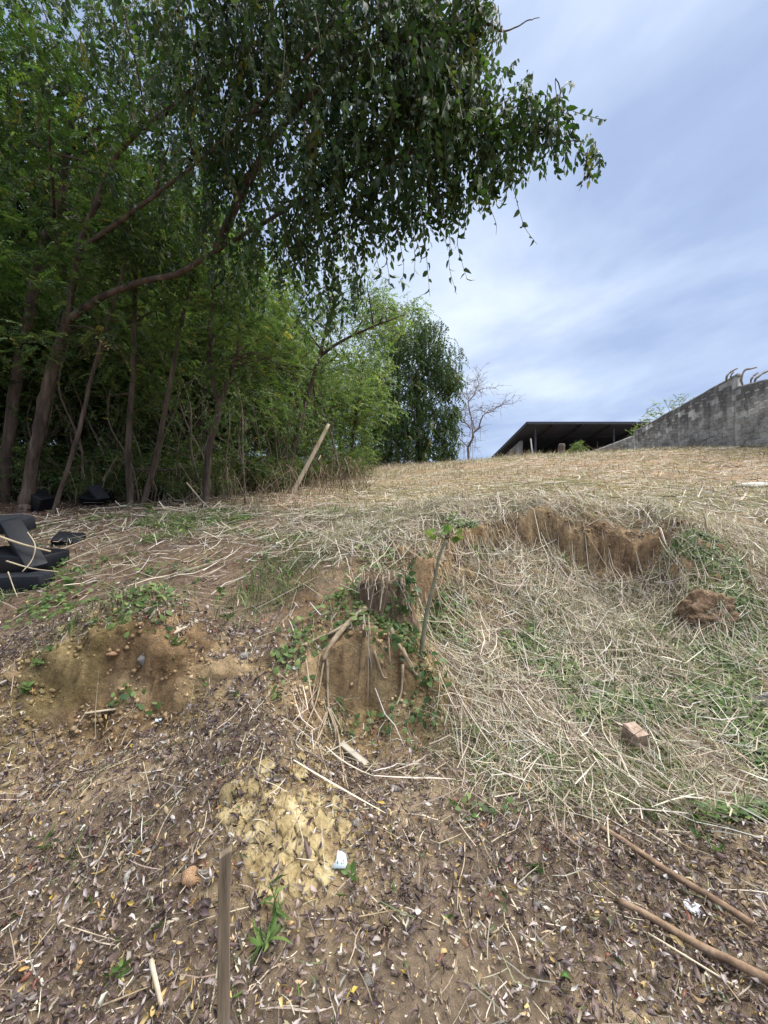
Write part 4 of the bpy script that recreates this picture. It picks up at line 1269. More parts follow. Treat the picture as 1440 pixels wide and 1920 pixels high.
def block_material():
    m, nt = new_mat('weathered_block')
    tcn = N(nt, 'ShaderNodeTexCoord'); ge = N(nt, 'ShaderNodeNewGeometry'); oi = N(nt, 'ShaderNodeObjectInfo')
    n1 = N(nt, 'ShaderNodeTexNoise', i_Scale=1.6, i_Detail=8.0, i_Roughness=.7); L(nt, ge, 'Position', n1, 'Vector')
    n2 = N(nt, 'ShaderNodeTexNoise', i_Scale=14.0, i_Detail=6.0, i_Roughness=.7); L(nt, ge, 'Position', n2, 'Vector')
    r1 = ramp(nt, [(.3, (.17, .17, .165)), (.48, (.31, .31, .30)), (.66, (.48, .475, .46))]); L(nt, n1, 'Fac', r1, 0)
    r2 = ramp(nt, [(.3, (.62, .62, .62)), (.7, (1.25, 1.25, 1.22))]); L(nt, n2, 'Fac', r2, 0)
    m1 = N(nt, 'ShaderNodeMixRGB', blend_type='MULTIPLY', i_Fac=1.0); L(nt, r1, 0, m1, 1); L(nt, r2, 0, m1, 2)
    mr = N(nt, 'ShaderNodeMapRange'); mr.inputs['To Min'].default_value = .8; mr.inputs['To Max'].default_value = 1.2; L(nt, oi, 'Random', mr, 'Value')
    m2 = N(nt, 'ShaderNodeMixRGB', blend_type='MULTIPLY', i_Fac=1.0); L(nt, m1, 0, m2, 1); L(nt, mr, 0, m2, 2)
    # dark algae streaks running down from the coping
    mpn = N(nt, 'ShaderNodeMapping'); mpn.inputs['Scale'].default_value = (1.4, 1.4, .25); L(nt, ge, 'Position', mpn, 'Vector')
    n3 = N(nt, 'ShaderNodeTexNoise', i_Scale=2.2, i_Detail=5.0); L(nt, mpn, 0, n3, 'Vector')
    sp = N(nt, 'ShaderNodeSeparateXYZ'); L(nt, ge, 'Position', sp, 0)
    zz = N(nt, 'ShaderNodeMapRange'); zz.inputs['From Min'].default_value = 4.2; zz.inputs['From Max'].default_value = 5.8; zz.inputs['To Min'].default_value = -.25; zz.inputs['To Max'].default_value = .22
    L(nt, sp, 'Z', zz, 'Value')
    ad = N(nt, 'ShaderNodeMath', operation='ADD'); L(nt, n3, 'Fac', ad, 0); L(nt, zz, 0, ad, 1)
    r3 = ramp(nt, [(.5, (0, 0, 0)), (.72, (1, 1, 1))]); L(nt, ad, 0, r3, 0)
    m3 = N(nt, 'ShaderNodeMixRGB', blend_type='MIX'); L(nt, r3, 0, m3, 0); L(nt, m2, 0, m3, 1); m3.inputs[2].default_value = (.14, .14, .14, 1)
    b = N(nt, 'ShaderNodeBsdfPrincipled', i_Roughness=.95); b.inputs['Specular IOR Level'].default_value = .1
    L(nt, m3, 0, b, 'Base Color')
    bp = N(nt, 'ShaderNodeBump', i_Strength=.7, i_Distance=.02); L(nt, n2, 'Fac', bp, 'Height'); L(nt, bp, 0, b, 'Normal')
    o = N(nt, 'ShaderNodeOutputMaterial'); L(nt, b, 0, o, 'Surface')
    return m


M_block = block_material()
rw = np.random.default_rng(900)


def block_wall(label, a, b, ztop_a, ztop_b, courses, seed, zstep=.2, blen=.4, th=.15):
    """wall core with single blocks standing a few millimetres proud on the side facing the field"""
    a = np.array(a, float); b = np.array(b, float); d = b - a; ln = np.linalg.norm(d); d /= ln
    nrm = np.array([-d[1], d[0]])                       # towards the field (-x side)
    if nrm[0] > 0: nrm = -nrm
    w = thing('boundary_wall', label, 'wall', (a[0], a[1], ztop_a - courses * zstep)); w['kind'] = 'thing'
    o0 = np.array([a[0], a[1], ztop_a - courses * zstep])
    c = [(a - nrm * th), (b - nrm * th), b, a]
    lo = min(ztop_a, ztop_b) - courses * zstep - 1.2
    V = np.array([(*c[0], lo), (*c[1], lo), (*c[2], lo), (*c[3], lo), (*c[0], ztop_a), (*c[1], ztop_b), (*c[2], ztop_b), (*c[3], ztop_a)]) - o0
    Q = np.array([(0, 3, 2, 1), (4, 5, 6, 7), (0, 1, 5, 4), (1, 2, 6, 5), (2, 3, 7, 6), (3, 0, 4, 7)])
    if nrm[0] * d[1] - nrm[1] * d[0] > 0: Q = Q[:, ::-1]
    obj('core', mesh_np('core', V, Q, None, M_block, False), w)
    nb = int(ln / blen)
    meshes = []
    for k in range(6):
        bm = box(blen - .026, .04, zstep - .026, .008)
        r = np.random.default_rng(seed * 10 + k)
        for v in bm.verts:
            v.co.x += r.normal(0, .004); v.co.z += r.normal(0, .004); v.co.y += r.normal(0, .0025)
        me = bpy.data.meshes.new('block'); bm.to_mesh(me); bm.free(); me.materials.append(M_block); meshes.append(me)
    yaw = math.atan2(d[1], d[0])
    for i in range(courses):
        for j in range(nb):
            t = (j + .5 + (.5 if i % 2 else 0)) * blen
            if t > ln - blen * .5 or rw.random() < .05: continue
            zt = ztop_a + (ztop_b - ztop_a) * t / ln - (i + 1) * zstep
            p = a + d * t
            if zt < float(HH(p[0], p[1])) - .25: continue
            p = p + nrm * (-.008 + rw.uniform(0, .016))
            o = bpy.data.objects.new('block', meshes[int(rw.integers(6))]); link(o, w)
            o.location = np.array([p[0], p[1], zt]) - o0
            o.rotation_euler = (0, rw.normal(0, .004), yaw)
    # coping of mortar along the top
    m = int(ln / .25); tt = np.linspace(0, 1, m)
    path = np.stack([a[0] + (b - a)[0] * tt - nrm[0] * th / 2, a[1] + (b - a)[1] * tt - nrm[1] * th / 2, ztop_a + (ztop_b - ztop_a) * tt + rw.normal(0, .008, m)], -1)
    V, Q, T = tube(path, .088, 6, .06, seed); V[:, 2] = np.where(V[:, 2] < 0, V[:, 2], V[:, 2])
    g = Geo(); g.add(V, Q, T); obj('coping', g.mesh('coping', M_block, True, o0), w)
    return w


block_wall('tall weathered grey block wall climbing to the right above the field', (12.35, 13.85), (12.75, 20.2), 6.28, 5.55, 11, 1)
block_wall('near end of the grey block wall, a step lower, at the right frame edge', (11.6, 9.2), (12.28, 13.82), 5.05 + .2, 5.80, 11, 2)
block_wall('low far end of the grey block wall in front of the shed', (12.70, 20.25), (12.2, 23.4), 5.32, 5.0, 7, 3)

# cactus-like stems curling over the wall top
M_cactus = plain_mat('cactus_skin', (.13, .115, .10), (.24, .21, .18), 12, .7, .2)
CZ = lambda zx, zy, Y: P(1180 + zx / 5.54, 660 + zy / 5.54, Y)
for i, (pp, Y, w, lab) in enumerate([([(1005, 290), (1020, 240), (1065, 200), (1120, 170)], 13.9, .09, 'curved brown succulent stem on the wall end, taller of two'),
                                     ([(1050, 270), (1060, 235), (1082, 210)], 14.0, .07, 'short succulent stem beside the taller one on the wall end'),
                                     ([(1180, 335), (1160, 300), (1170, 250), (1185, 210), (1215, 180), (1260, 175), (1320, 158)], 13.5, .09, 'long kinked succulent stem rising from the notch in the wall'),
                                     ([(1260, 295), (1290, 250), (1335, 215)], 13.2, .08, 'thin succulent stem leaning over the near wall'),
                                     ([(1300, 285), (1360, 240), (1410, 210), (1445, 195)], 13.0, .10, 'flat succulent stem lying along the near wall top')]):
    path = catmull([CZ(a, b, Y + .15) for a, b in pp], 14)
    wd = w * (.8 + .45 * np.abs(np.sin(np.linspace(0, 7, 14))))
    path[0, 2] -= .08
    V, Q, T = tube(path, wd * .34, 6, .15, i)
    g = Geo(); g.add(V, Q, T)
    o = obj('succulent_stem', g.mesh('succulent_stem', M_cactus, True, path[0])); o.location = path[0]
    tag(o, lab, 'cactus', 'succulent stems on the wall')

# loose bush behind the wall
p = P(1250, 800, 19.5)
wb = thing('wall_bush', 'loose pinkish green bush showing above the sloping wall top', 'bush', ground_at((p[0] + .6, p[1])))
wb['kind'] = 'thing'
WO = np.array(wb.location)
r = np.random.default_rng(930)
pos = in_blobs([PB(1240, 775, 19, .75, 55), PB(1275, 755, 18.5, .5, 32), PB(1215, 795, 20.2, .6, 40), PB(1195, 812, 20.8, .45, 40)], r, .6)
foliage('foliage', pos, FINE_SPRAYS, r.uniform(.9, 1.5, len(pos)), pick_cols(len(pos), GREENS_LIGHT + [(2, (.20, .14, .13))], r), r, M_leaf, wb, (-.2, 1.2), WO)
boughs(wb, np.array([WO + [0, 0, .6], WO + [0, .4, .7]]), pos[r.choice(len(pos), 16, replace=False)], .02, .005, 931, WO, mat=M_bark_grey)

# weathered post and twigs on the crest in front of the shed
q0 = ground_at(P(1053, 850, 20.5))
V, Q, T = tube(catmull([q0 - [0, 0, .2], q0 + [0, 0, .3], q0 + [.02, 0, .62]], 10), [.22, .20, .14], 10, .35, 4)
g = Geo(); g.add(V, Q, T); o = obj('cut_stump', g.mesh('cut_stump', M_bark_grey, True, q0)); o.location = q0
tag(o, 'short grey stump standing on the crest before the shed', 'stump')
q0 = ground_at(P(1125, 848, 20))
tw = thing('twig_heap', 'heap of bent dry twigs on the crest beside the low wall end', 'twigs', q0)
for k in range(9):
    a = rw.normal(0, .35, 3) * [1, .5, 0]; b = rw.normal(0, .5, 3) * [1, .5, 0] + [0, 0, rw.uniform(.2, .65)]
    V, Q, T = tube(catmull([a, (a + b) / 2 + rw.normal(0, .12, 3), b], 7), [.022, .012], 5); g = Geo(); g.add(V, Q, T)
    obj('twig', g.mesh('twig', M_bark_grey), tw)

# ------------------------------------------------------------------ WOOD EDGE: leaning pale log, thin saplings, brushwood, rubbish
M_palewood = plain_mat('pale_wood', (.26, .20, .14), (.46, .38, .28), 10, .85, .5, 6, (1, 1, .12), c3=(.52, .45, .35))
a = ground_at(P(548, 900, 9.4)); b = P(616, 795, 9.6)
V, Q, T = tube(catmull([a - (b - a) * .1, a, a * .5 + b * .5 + [0, 0, -.02], b], 20), [.07, .06, .055, .038], 10, .25, 6)
g = Geo(); g.add(V, Q, T); o = obj('leaning_log', g.mesh('leaning_log', M_palewood, True, a)); o.location = a
tag(o, 'pale broken log leaning to the right at the edge of the wood', 'log')

SAPM = []
for k in range(5):
    r = np.random.default_rng(700 + k)
    h = 2.4
    path = catmull([(0, 0, -.1), (r.normal(0, .05), r.normal(0, .05), h * .35), (r.normal(0, .09), r.normal(0, .09), h * .7), (r.normal(0, .16), r.normal(0, .14), h)], 14)
    V, Q, T = tube(path, [.022, .017, .009], 5, .1, k); g = Geo(); g.add(V, Q, T)
    for j in range(5):
        s0 = path[r.integers(4, 13)]; e = s0 + r.normal(0, .35, 3) + [0, 0, .3]
        V, Q, T = tube(catmull([s0, (s0 + e) / 2 + r.normal(0, .05, 3), e], 5), [.008, .003], 4); g.add(V, Q, T)
    pos = path[r.integers(6, 14, 26)] + r.normal(0, .28, (26, 3))
    f = foliage('leaves', pos, FINE_SPRAYS, r.uniform(.6, 1.0, 26), pick_cols(26, GREENS_MID, r), r, M_leaf)
    SAPM.append((g.mesh('stem', M_bark_grey), f.data)); bpy.data.objects.remove(f)
for i in range(64):
    px = rfz.uniform(60, 650); Y = rfz.uniform(7.2, 10.5) if px < 480 else rfz.uniform(9.2, 12.5)
    p = ground_at(((px - 720) / F * Y, Y))
    t = thing('thin_sapling', 'thin bare-stemmed sapling in the thicket behind the trunks', 'sapling', p, 'thin saplings in the thicket')
    s = rfz.uniform(.6, 1.3); t.scale = (s, s, s); t.rotation_euler = (rfz.normal(0, .12), rfz.normal(.12, .18), rfz.uniform(0, 6.28))
    k = int(rfz.integers(5)); obj('stem', SAPM[k][0], t); c = obj('leaves', SAPM[k][1], t); c['kind'] = 'stuff'

r = np.random.default_rng(710)                                           # tangled dry brush, nobody could count it
n = 2300
px = r.uniform(-60, 690, n); Y = 7.2 + r.random(n) ** 1.2 * 5.5 + sstep(450, 680, px) * 1.8
x = (px - 720) / F * Y
h = HH(x, Y)
hh = r.uniform(.15, .95, n); az = r.uniform(0, 6.28, n); le = r.uniform(.1, 1.2, n) * hh
t = np.linspace(0, 1, 5)[None, :]
Pn = np.stack([x[:, None] + (np.cos(az) * le)[:, None] * t + r.normal(0, .025, (n, 5)), Y[:, None] + (np.sin(az) * le)[:, None] * t, h[:, None] + hh[:, None] * np.sin(t * r.uniform(1.2, 2.6, n)[:, None])], -1)
sd = r.uniform(0, 6.28, n)
V, Q, C = ribbons(Pn, r.uniform(.002, .006, n)[:, None] * np.ones((1, 5)), np.stack([np.cos(sd), np.sin(sd), r.normal(0, .3, n)], -1), pick_cols(n, [(3, (.16, .115, .075)), (2, (.23, .175, .12)), (2, (.10, .07, .05)), (1, (.32, .26, .19))], r))
tag(obj('brushwood', mesh_np('brushwood', V, Q, C, M_straw)), 'tangle of dry brown twigs at the foot of the thicket', 'brushwood', kind='stuff')

# black upholstery and plastic dumped at the left edge
M_black = plain_mat('black_vinyl', (.004, .005, .007), (.009, .010, .014), 40, .45, .25, 4, bdist=.003)
M_charcoal = plain_mat('charcoal_foam', (.010, .012, .016), (.020, .023, .029), 60, .85, .35, 4, bdist=.003)


def slab_between(name, a, b, w, h, mat, label, roll=0.0, bev=.02, arch=0.0, grp='dumped black upholstery'):
    """padded slab running from a to b with a bevelled, slightly bulging body"""
    a = np.asarray(a, float); b = np.asarray(b, float); d = b - a; ln = np.linalg.norm(d)
    import bmesh
    bm = bmesh.new(); bmesh.ops.create_cube(bm, size=1)
    bmesh.ops.bevel(bm, geom=bm.edges[:], offset=.05, segments=3, profile=.5, affect='EDGES')
    bmesh.ops.subdivide_edges(bm, edges=[e for e in bm.edges if abs((e.verts[0].co - e.verts[1].co).y) > .6], cuts=8)
    for v in bm.verts:
        n_ = .02 * math.sin(v.co.y * 9 + v.co.x * 3)
        v.co = Vector((v.co.x * w * (1 + n_), v.co.y * ln, v.co.z * h * (1 + n_) + arch * (0.25 - v.co.y ** 2)))
    o = bm_obj(name, bm, mat, None, True)
    q = Vector(d / ln).to_track_quat('Y', 'Z') @ Quaternion((0, 1, 0), roll)
    o.matrix_world = Matrix.Translation(Vector((a + b) / 2)) @ q.to_matrix().to_4x4()
    tag(o, label, 'cushion', grp)
    return o


Y1 = G(40, 1112)[1]
slab_between('black_cushion', P(-35, 1096, Y1 + .06), P(90, 1088, Y1 + .12), .20, .13, M_charcoal, 'flat black padded bar lying lowest of the dumped pieces', .1, arch=.03)
slab_between('black_cushion', P(-40, 990, Y1 + .55), P(45, 986, Y1 + .6), .35, .13, M_charcoal, 'rounded dark grey padded top leaning at the frame edge', .2, arch=.12)
slab_between('black_cushion', P(20, 982, Y1 + .5), P(72, 1070, Y1 + .2), .16, .13, M_black, 'slanting black padded arm running down from the rounded top', .3, arch=.04)
slab_between('black_cushion', P(-30, 1050, Y1 + .45), P(100, 1058, Y1 + .4), .4, .22, M_black, 'broad black seat pad half hidden behind dry stalks', .1)
p_ = G(120, 1020)
slab_between('black_cushion', p_ + [-.12, .02, .05], p_ + [.14, .10, .02], .2, .11, M_black, 'small black pad behind the grass tuft at the trunk foot', .5)
p_ = G(182, 945)
slab_between('black_cushion', p_ + [-.2, 0, .12], p_ + [.2, 0, .08], .35, .22, M_black, 'black box-like piece among twigs left of the trunk pair', .6)
slab_between('black_cushion', p_ + [.02, -.12, .32], p_ + [.26, -.2, .08], .22, .05, M_charcoal, 'grey panel slanting over the black piece among the twigs', .2)
p_ = G(66, 960)
slab_between('black_cushion', p_ + [-.14, .1, .22], p_ + [.12, .1, .1], .3, .3, M_black, 'black lump behind the thick trunk base', .2)

# stalks lying across the black pieces
M_stalk = random_mat('dry_stalk', [(0, (.30, .23, .14)), (.5, (.44, .36, .24)), (1, (.55, .47, .34))], .7, 0, .25, 14)


def stalk(pp, rad, label, group=None, cat='stalk', name='dry_stalk', mat=None, sides=6):
    """pp: world points"""
    path = catmull(pp, max(6, 3 * len(pp)))
    V, Q, T = tube(path, rad, sides, .12, 3); g = Geo(); g.add(V, Q, T)
    o = obj(name, g.mesh(name, mat or M_stalk, True, path[0])); o.location = path[0]
    return tag(o, label, cat, group)


stalk([P(-10, 1003, Y1 + .2), P(40, 1020, Y1 + .2), P(95, 1034, Y1 + .25)], [.012, .008], 'thick pale stalk slanting across the black cushions', mat=M_stalk)
stalk([P(52, 998, Y1 + .25), P(66, 1022, Y1 + .15), P(60, 1050, Y1 + .1), P(42, 1072, Y1)], [.006, .004], 'thin curved pale twig hanging in front of the black arm')
stalk([P(12, 1052, Y1 + .1), P(60, 1066, Y1 + .08), P(110, 1072, Y1 + .1)], [.008, .004], 'dry stalk lying just above the lowest black bar')
stalk([P(15, 1072, Y1 - .08), P(24, 1098, Y1 - .08), P(33, 1120, Y1 - .12)], [.005, .003], 'short pale stem standing before the lowest black bar')
stalk([P(350, 905, 7.2), P(375, 935, 7.0), P(402, 962, 6.6)], [.014, .008], 'long thin branch slanting down past the single trunk')
stalk([P(247, 954, 6.4), P(285, 953, 6.3), P(340, 958, 6.2)], [.018, .010], 'straight whitish stick lying at the foot of the trunk pair')
stalk([P(250, 880, 7.6), P(310, 882, 7.6), P(350, 876, 7.6)], [.03, .02], 'dark fallen branch lying level behind the trunks', mat=M_bark)

# ------------------------------------------------------------------ STUMP with roots, sapling and creeper
M_stump = plain_mat('rotten_wood', (.05, .034, .022), (.15, .105, .068), 16, .95, 1.0, 10, (1.5, 1.5, .4), c3=(.27, .21, .15), bdist=.03)
M_root = plain_mat('root_bark', (.19, .14, .09), (.36, .28, .19), 14, .9, .5, 5, c3=(.42, .34, .25))
sb = ground_at(P(722, 1140, 2.86)) + [0, .09, 0]
st = thing('tree_stump', 'rotten brown tree stump on the lip of the bank with bare roots', 'stump', sb)
na, nr = 110, 20
th = np.linspace(0, 2 * np.pi, na, endpoint=False)
rs = np.random.default_rng(55)
topz = .21 + .10 * fbm(np.cos(th) * 1.5 + 3, np.sin(th) * 1.5 + 8, 5, 3) * 2 + .07 * fbm(th * 8, th * 0 + 3, 6, 3) * 2 + rs.normal(0, .006, na)
V = []
for k in range(nr + 1):
    t = k / nr
    fl = 1 + .35 * (1 - t) ** 3
    rid = 1 + .13 * fbm(np.cos(th) * 1.6 + 1, np.sin(th) * 1.6 + .6 * t, 9, 3, .6) * 2 + .10 * fbm(th * 5.1, .35 * t + th * 0, 12, 3) * 2 + .05 * fbm(th * 17, 1.2 * t + th * 0, 14, 2) * 2
    rr2 = .185 * fl * rid
    V.append(np.stack([rr2 * np.cos(th), rr2 * np.sin(th) * .85, -.12 + (topz + .12) * t], -1))
for k, (q, dz) in enumerate([(.72, -.02), (.5, -.07), (.2, -.10)]):
    V.append(np.stack([V[nr][:, 0] * q, V[nr][:, 1] * q, topz * .55 + .15 + dz + rs.normal(0, .012, na)], -1))
V = np.concatenate(V); rows = nr + 4
i = np.arange(rows - 1)[:, None] * na; j = np.arange(na)[None, :]; j2 = (j + 1) % na
Q = np.stack([i + j, i + j2, i + na + j2, i + na + j], -1).reshape(-1, 4)
V = np.vstack([V, [[0, 0, .22]]]); m0 = len(V) - 1
T = np.stack([(rows - 1) * na + np.arange(na), (rows - 1) * na + (np.arange(na) + 1) % na, np.full(na, m0)], -1)
g = Geo(); g.add(V, Q, T); obj('stump_body', g.mesh('stump_body', M_stump, True), st)
for k in range(7):                                                       # pale splinters of torn wood
    a0 = rs.uniform(2.6, 5.6)
    p = np.array([.2 * math.cos(a0), .17 * math.sin(a0), rs.uniform(.05, .25)])
    V, Q, T = tube(catmull([p, p + [0, 0, .05], p + [rs.normal(0, .01), 0, rs.uniform(.07, .13)]], 5), [.010, .003], 5, .3, k)
    g = Geo(); g.add(V, Q, T); obj('splinter', g.mesh('splinter', M_palewood), st)
n = 190                                                                   # dead grass matted over the broken rim
az = rs.uniform(0, 6.28, n); ti = (az / 6.2832 * na).astype(int) % na
r0_ = rs.uniform(.06, .17, n); ln_ = rs.uniform(.06, .22, n); t5 = np.linspace(0, 1, 5)[None, :]
rr5 = r0_[:, None] + ln_[:, None] * t5 * .75
z5 = topz[ti][:, None] + .012 + .03 * np.sin(t5 * 3) - (np.maximum(0, rr5 - .185) * rs.uniform(.6, 2.6, n)[:, None])
a5 = az[:, None] + rs.normal(0, .5, n)[:, None] * t5
V, Q, C = ribbons(np.stack([rr5 * np.cos(a5), rr5 * np.sin(a5) * .85, z5], -1), rs.uniform(.001, .003, n)[:, None] * np.ones((1, 5)), rs.normal(0, 1, (n, 3)) * .6, pick_cols(n, STRAW_TABLE, rs))
o = obj('dead_grass', mesh_np('dead_grass', V, Q, C, M_straw), st); o['kind'] = 'stuff'
ROOTS = [([(685, 1150), (660, 1172), (640, 1192), (620, 1216), (604, 1240)], [.017, .014, .011]), ([(650, 1178), (628, 1190), (600, 1200), (562, 1216)], [.010, .005]), ([(683, 1158), (682, 1185)], [.008, .005]),
         ([(618, 1222), (612, 1290), (613, 1330), (625, 1372), (640, 1420), (640, 1476)], [.007, .005, .003]), ([(612, 1240), (612, 1320), (604, 1360), (590, 1395), (566, 1440)], [.006, .003]),
         ([(610, 1330), (626, 1375), (622, 1405), (606, 1425)], [.005, .003]), ([(606, 1340), (590, 1390), (600, 1430), (612, 1462)], [.005, .002]), ([(614, 1330), (632, 1380), (637, 1440), (650, 1490)], [.005, .002]),
         ([(724, 1178), (740, 1208), (758, 1236), (776, 1262)], [.014, .011, .006]), ([(750, 1234), (764, 1252), (778, 1270)], [.012, .007]), ([(725, 1178), (726, 1220), (728, 1262)], [.006, .003]), ([(752, 1270), (750, 1300), (742, 1325)], [.008, .004]),
         ([(700, 1230), (714, 1265), (724, 1292)], [.006, .003]), ([(605, 1245), (590, 1310), (570, 1360), (556, 1400)], [.005, .002]), ([(600, 1235), (585, 1290), (578, 1330)], [.004, .002])]
for k, (pp, rd) in enumerate(ROOTS):
    path = np.array([G(*q) + HN(*[np.array([c]) for c in G(*q)[:2]], .06)[0] * (rd[0] * .8 + .020) for q in pp])
    path = catmull(path, 4 * len(pp))
    path[:, 2] = np.maximum(path[:, 2], HH(path[:, 0], path[:, 1]) + .012)
    V, Q, T = tube(path, np.array(rd) * 1.25, 7, .18, k); g = Geo(); g.add(V, Q, T)
    obj('root', g.mesh('root', M_root, True, sb), st)

# young sapling propped against the hollow
s0 = G(790, 1222); s0[1] -= .02
sp = thing('sapling', 'thin grey-green sapling leaning up past the stump with a bright leafy tip', 'sapling', s0)
Ys = s0[1]
path = [s0 - [0, 0, .06], s0, P(800, 1150, Ys), P(814, 1092, Ys), P(824, 1042, Ys), P(837, 1012, Ys)]
V, Q, T = tube(catmull(path, 22), [.017, .015, .012, .008], 8, .12, 2); g = Geo(); g.add(V, Q, T)
obj('stem', g.mesh('stem', plain_mat('sapling_bark', (.13, .13, .085), (.24, .23, .16), 25, .8, .3), True, s0), sp)
M_brightleaf = random_mat('bright_leaf', [(0, (.10, .19, .035)), (.6, (.15, .25, .05)), (1, (.20, .28, .06))], .45, .35)
BRIGHT = []
for k in range(4):
    tv, tf = leaf8(.12 + .1 * k, .15, .34, .15 * (k - 1)); BRIGHT.append(mesh_np('leaf', tv, tf, None, M_brightleaf))
rl = np.random.default_rng(56)
for (px, py) in [(806, 1000), (812, 995), (815, 1003), (833, 992), (838, 998), (830, 1000), (851, 1000), (857, 1006), (860, 998), (845, 990), (822, 1008), (848, 1010)]:
    a = P(836, 1012, Ys) - s0; b = P(px, py, Ys + rl.normal(0, .04)) - s0
    place_leaf(sp, b * .8 + a * .2, (b - a) + rl.normal(0, .02, 3) + [0, 0, -.03], rl.uniform(.055, .085), rl, BRIGHT)
    V, Q, T = tube(np.array([a, (a + b) / 2 + [0, 0, .01], b * .8 + a * .2]), [.0025, .002], 4); g = Geo(); g.add(V, Q, T)
    obj('leaf_stalk', g.mesh('leaf_stalk', M_stem), sp)

# creepers: stem and leaves
M_creep = random_mat('creeper_leaf', [(0, (.05, .10, .035)), (.6, (.08, .14, .045)), (1, (.12, .18, .06))], .4, .3)
CREEP = []
for k in range(4):
    tv, tf = leaf8(.15 + .1 * k, .15, .30, .2 * (k - 1)); CREEP.append(mesh_np('leaf', tv, tf, None, M_creep))


def creeper_plant(label, pts_, n, size, seed, name='creeper', meshes=None, spread=.05, cat='plant', group=None):
    r = np.random.default_rng(seed)
    base = np.asarray(pts_[0], float)
    t = thing(name, label, cat, base, group)
    path = catmull(np.asarray(pts_) - base, 16)
    V, Q, T = tube(path, [.004, .002], 5); g = Geo(); g.add(V, Q, T); obj('stem', g.mesh('stem', M_stem), t)
    for k in range(n):
        p = path[r.integers(16)]
        d = r.normal(0, 1, 3) * [1, .6, .6] + [0, -.7, -.2]
        place_leaf(t, p + d * spread * .35, d, r.uniform(size * .7, size * 1.25), r, meshes or CREEP)
    return t


def near_pts(pp, off=.05):
    out = []
    for q in pp:
        p = G(*q); nn = HN(p[:1], p[1:2], .06)[0]
        out.append(p + nn * off)
    return out


creeper_plant('broad-leaved creeper draping down the right side of the stump', [sb + [.19, -.12, .0], sb + [.17, -.16, .15], sb + [.14, -.15, .28], sb + [.19, -.16, .36]], 22, .075, 61, spread=.09)
creeper_plant('small-leaved creeper filling the gap right of the stump', [sb + [.08, -.2, .0], sb + [.09, -.2, .1], sb + [.13, -.19, .2]], 34, .045, 62, spread=.10)
creeper_plant('dark leafy creeper at the foot of the leaning sapling', near_pts([(752, 1190), (768, 1210), (780, 1235), (795, 1260)]), 34, .06, 63, spread=.12)
creeper_plant('creeper with pale leaves below the sapling on the bank edge', near_pts([(790, 1250), (800, 1275), (815, 1285)]), 16, .055, 64, spread=.10)
creeper_plant('slim vine hanging down the bare bank face', near_pts([(700, 1200), (712, 1245), (735, 1280)]), 8, .045, 65, spread=.05)
creeper_plant('leafy tuft on the bank edge right of the bare face', near_pts([(770, 1320), (785, 1335), (800, 1345)]), 18, .05, 66, spread=.09)
creeper_plant('small dark tuft at the bottom of the bare bank face', near_pts([(735, 1335), (738, 1350), (740, 1362)]), 12, .04, 67, spread=.05)
creeper_plant('single creeper with a big leaf on the root of the stump', near_pts([(725, 1190), (728, 1205)]), 6, .06, 68, spread=.06)

# ------------------------------------------------------------------ ROCKS, CLODS, STONES
def rock_mat(name, a, b, c):
    return plain_mat(name, a, b, 10, .95, .9, 10, c3=c, bdist=.02)


M_ochre = plain_mat('ochre_rock', (.17, .12, .055), (.34, .265, .135), 15, .95, 1.0, 12, c3=(.50, .42, .25), bdist=.02)
M_grey = rock_mat('grey_stone', (.20, .19, .17), (.36, .34, .31), (.46, .44, .40))
M_orange = rock_mat('orange_stone', (.38, .17, .07), (.50, .30, .16), (.72, .64, .55))
M_concrete = rock_mat('concrete_lump', (.33, .32, .30), (.50, .49, .46), (.62, .61, .58))
M_clod = rock_mat('earth_clod', (.08, .05, .03), (.20, .13, .08), (.31, .22, .14))


def rock_mesh(name, seed, mat, sub=3, rough=.35, cuts=6):
    import bmesh
    r = np.random.default_rng(seed)
    bm = bmesh.new(); bmesh.ops.create_icosphere(bm, subdivisions=sub, radius=1)
    V = np.array([v.co[:] for v in bm.verts])
    for k in range(cuts):                                                # flatten a few facets, as broken stone has
        n_ = r.normal(0, 1, 3); n_ /= np.linalg.norm(n_); d = r.uniform(.55, .85)
        over = np.maximum(V @ n_ - d, 0); V -= over[:, None] * n_[None, :] * .9
    s = 1 + rough * (fbm(V[:, 0] * 1.7 + seed, V[:, 1] * 1.7 + V[:, 2] * 1.1, seed, 3)) + rough * .35 * fbm(V[:, 0] * 6 + V[:, 2] * 3, V[:, 1] * 6 + V[:, 2] * 4, seed + 9, 3)
    V *= s[:, None]
    for v, q in zip(bm.verts, V): v.co = q
    me = bpy.data.meshes.new(name); bm.to_mesh(me); bm.free()
    me.polygons.foreach_set('use_smooth', np.ones(len(me.polygons), bool))
    me.materials.append(mat)
    return me


def put(me, name, p, scale, rot, parent=None, n=None):
    o = bpy.data.objects.new(name, me); link(o, parent)
    q = Matrix.Identity(4)
    if n is not None:
        q = Vector((0, 0, 1)).rotation_difference(Vector(n)).to_matrix().to_4x4()
    o.matrix_local = Matrix.Translation(Vector(p)) @ q @ Matrix.Rotation(rot, 4, 'Z') @ Matrix.Diagonal((*scale, 1))
    return o


ob = G(550, 1580)
oc = thing('rock_outcrop', 'yellow crumbling rock outcrop bared among the dead leaves', 'rock', ob)
OUT = np.array([G(*q)[:2] for q in [(470, 1465), (520, 1468), (560, 1478), (604, 1500), (612, 1540), (606, 1572), (618, 1620), (628, 1672), (592, 1684), (552, 1664), (520, 1694), (470, 1674), (482, 1632), (455, 1600), (458, 1562), (412, 1546), (432, 1520), (462, 1500)]])
rk = np.random.default_rng(81)


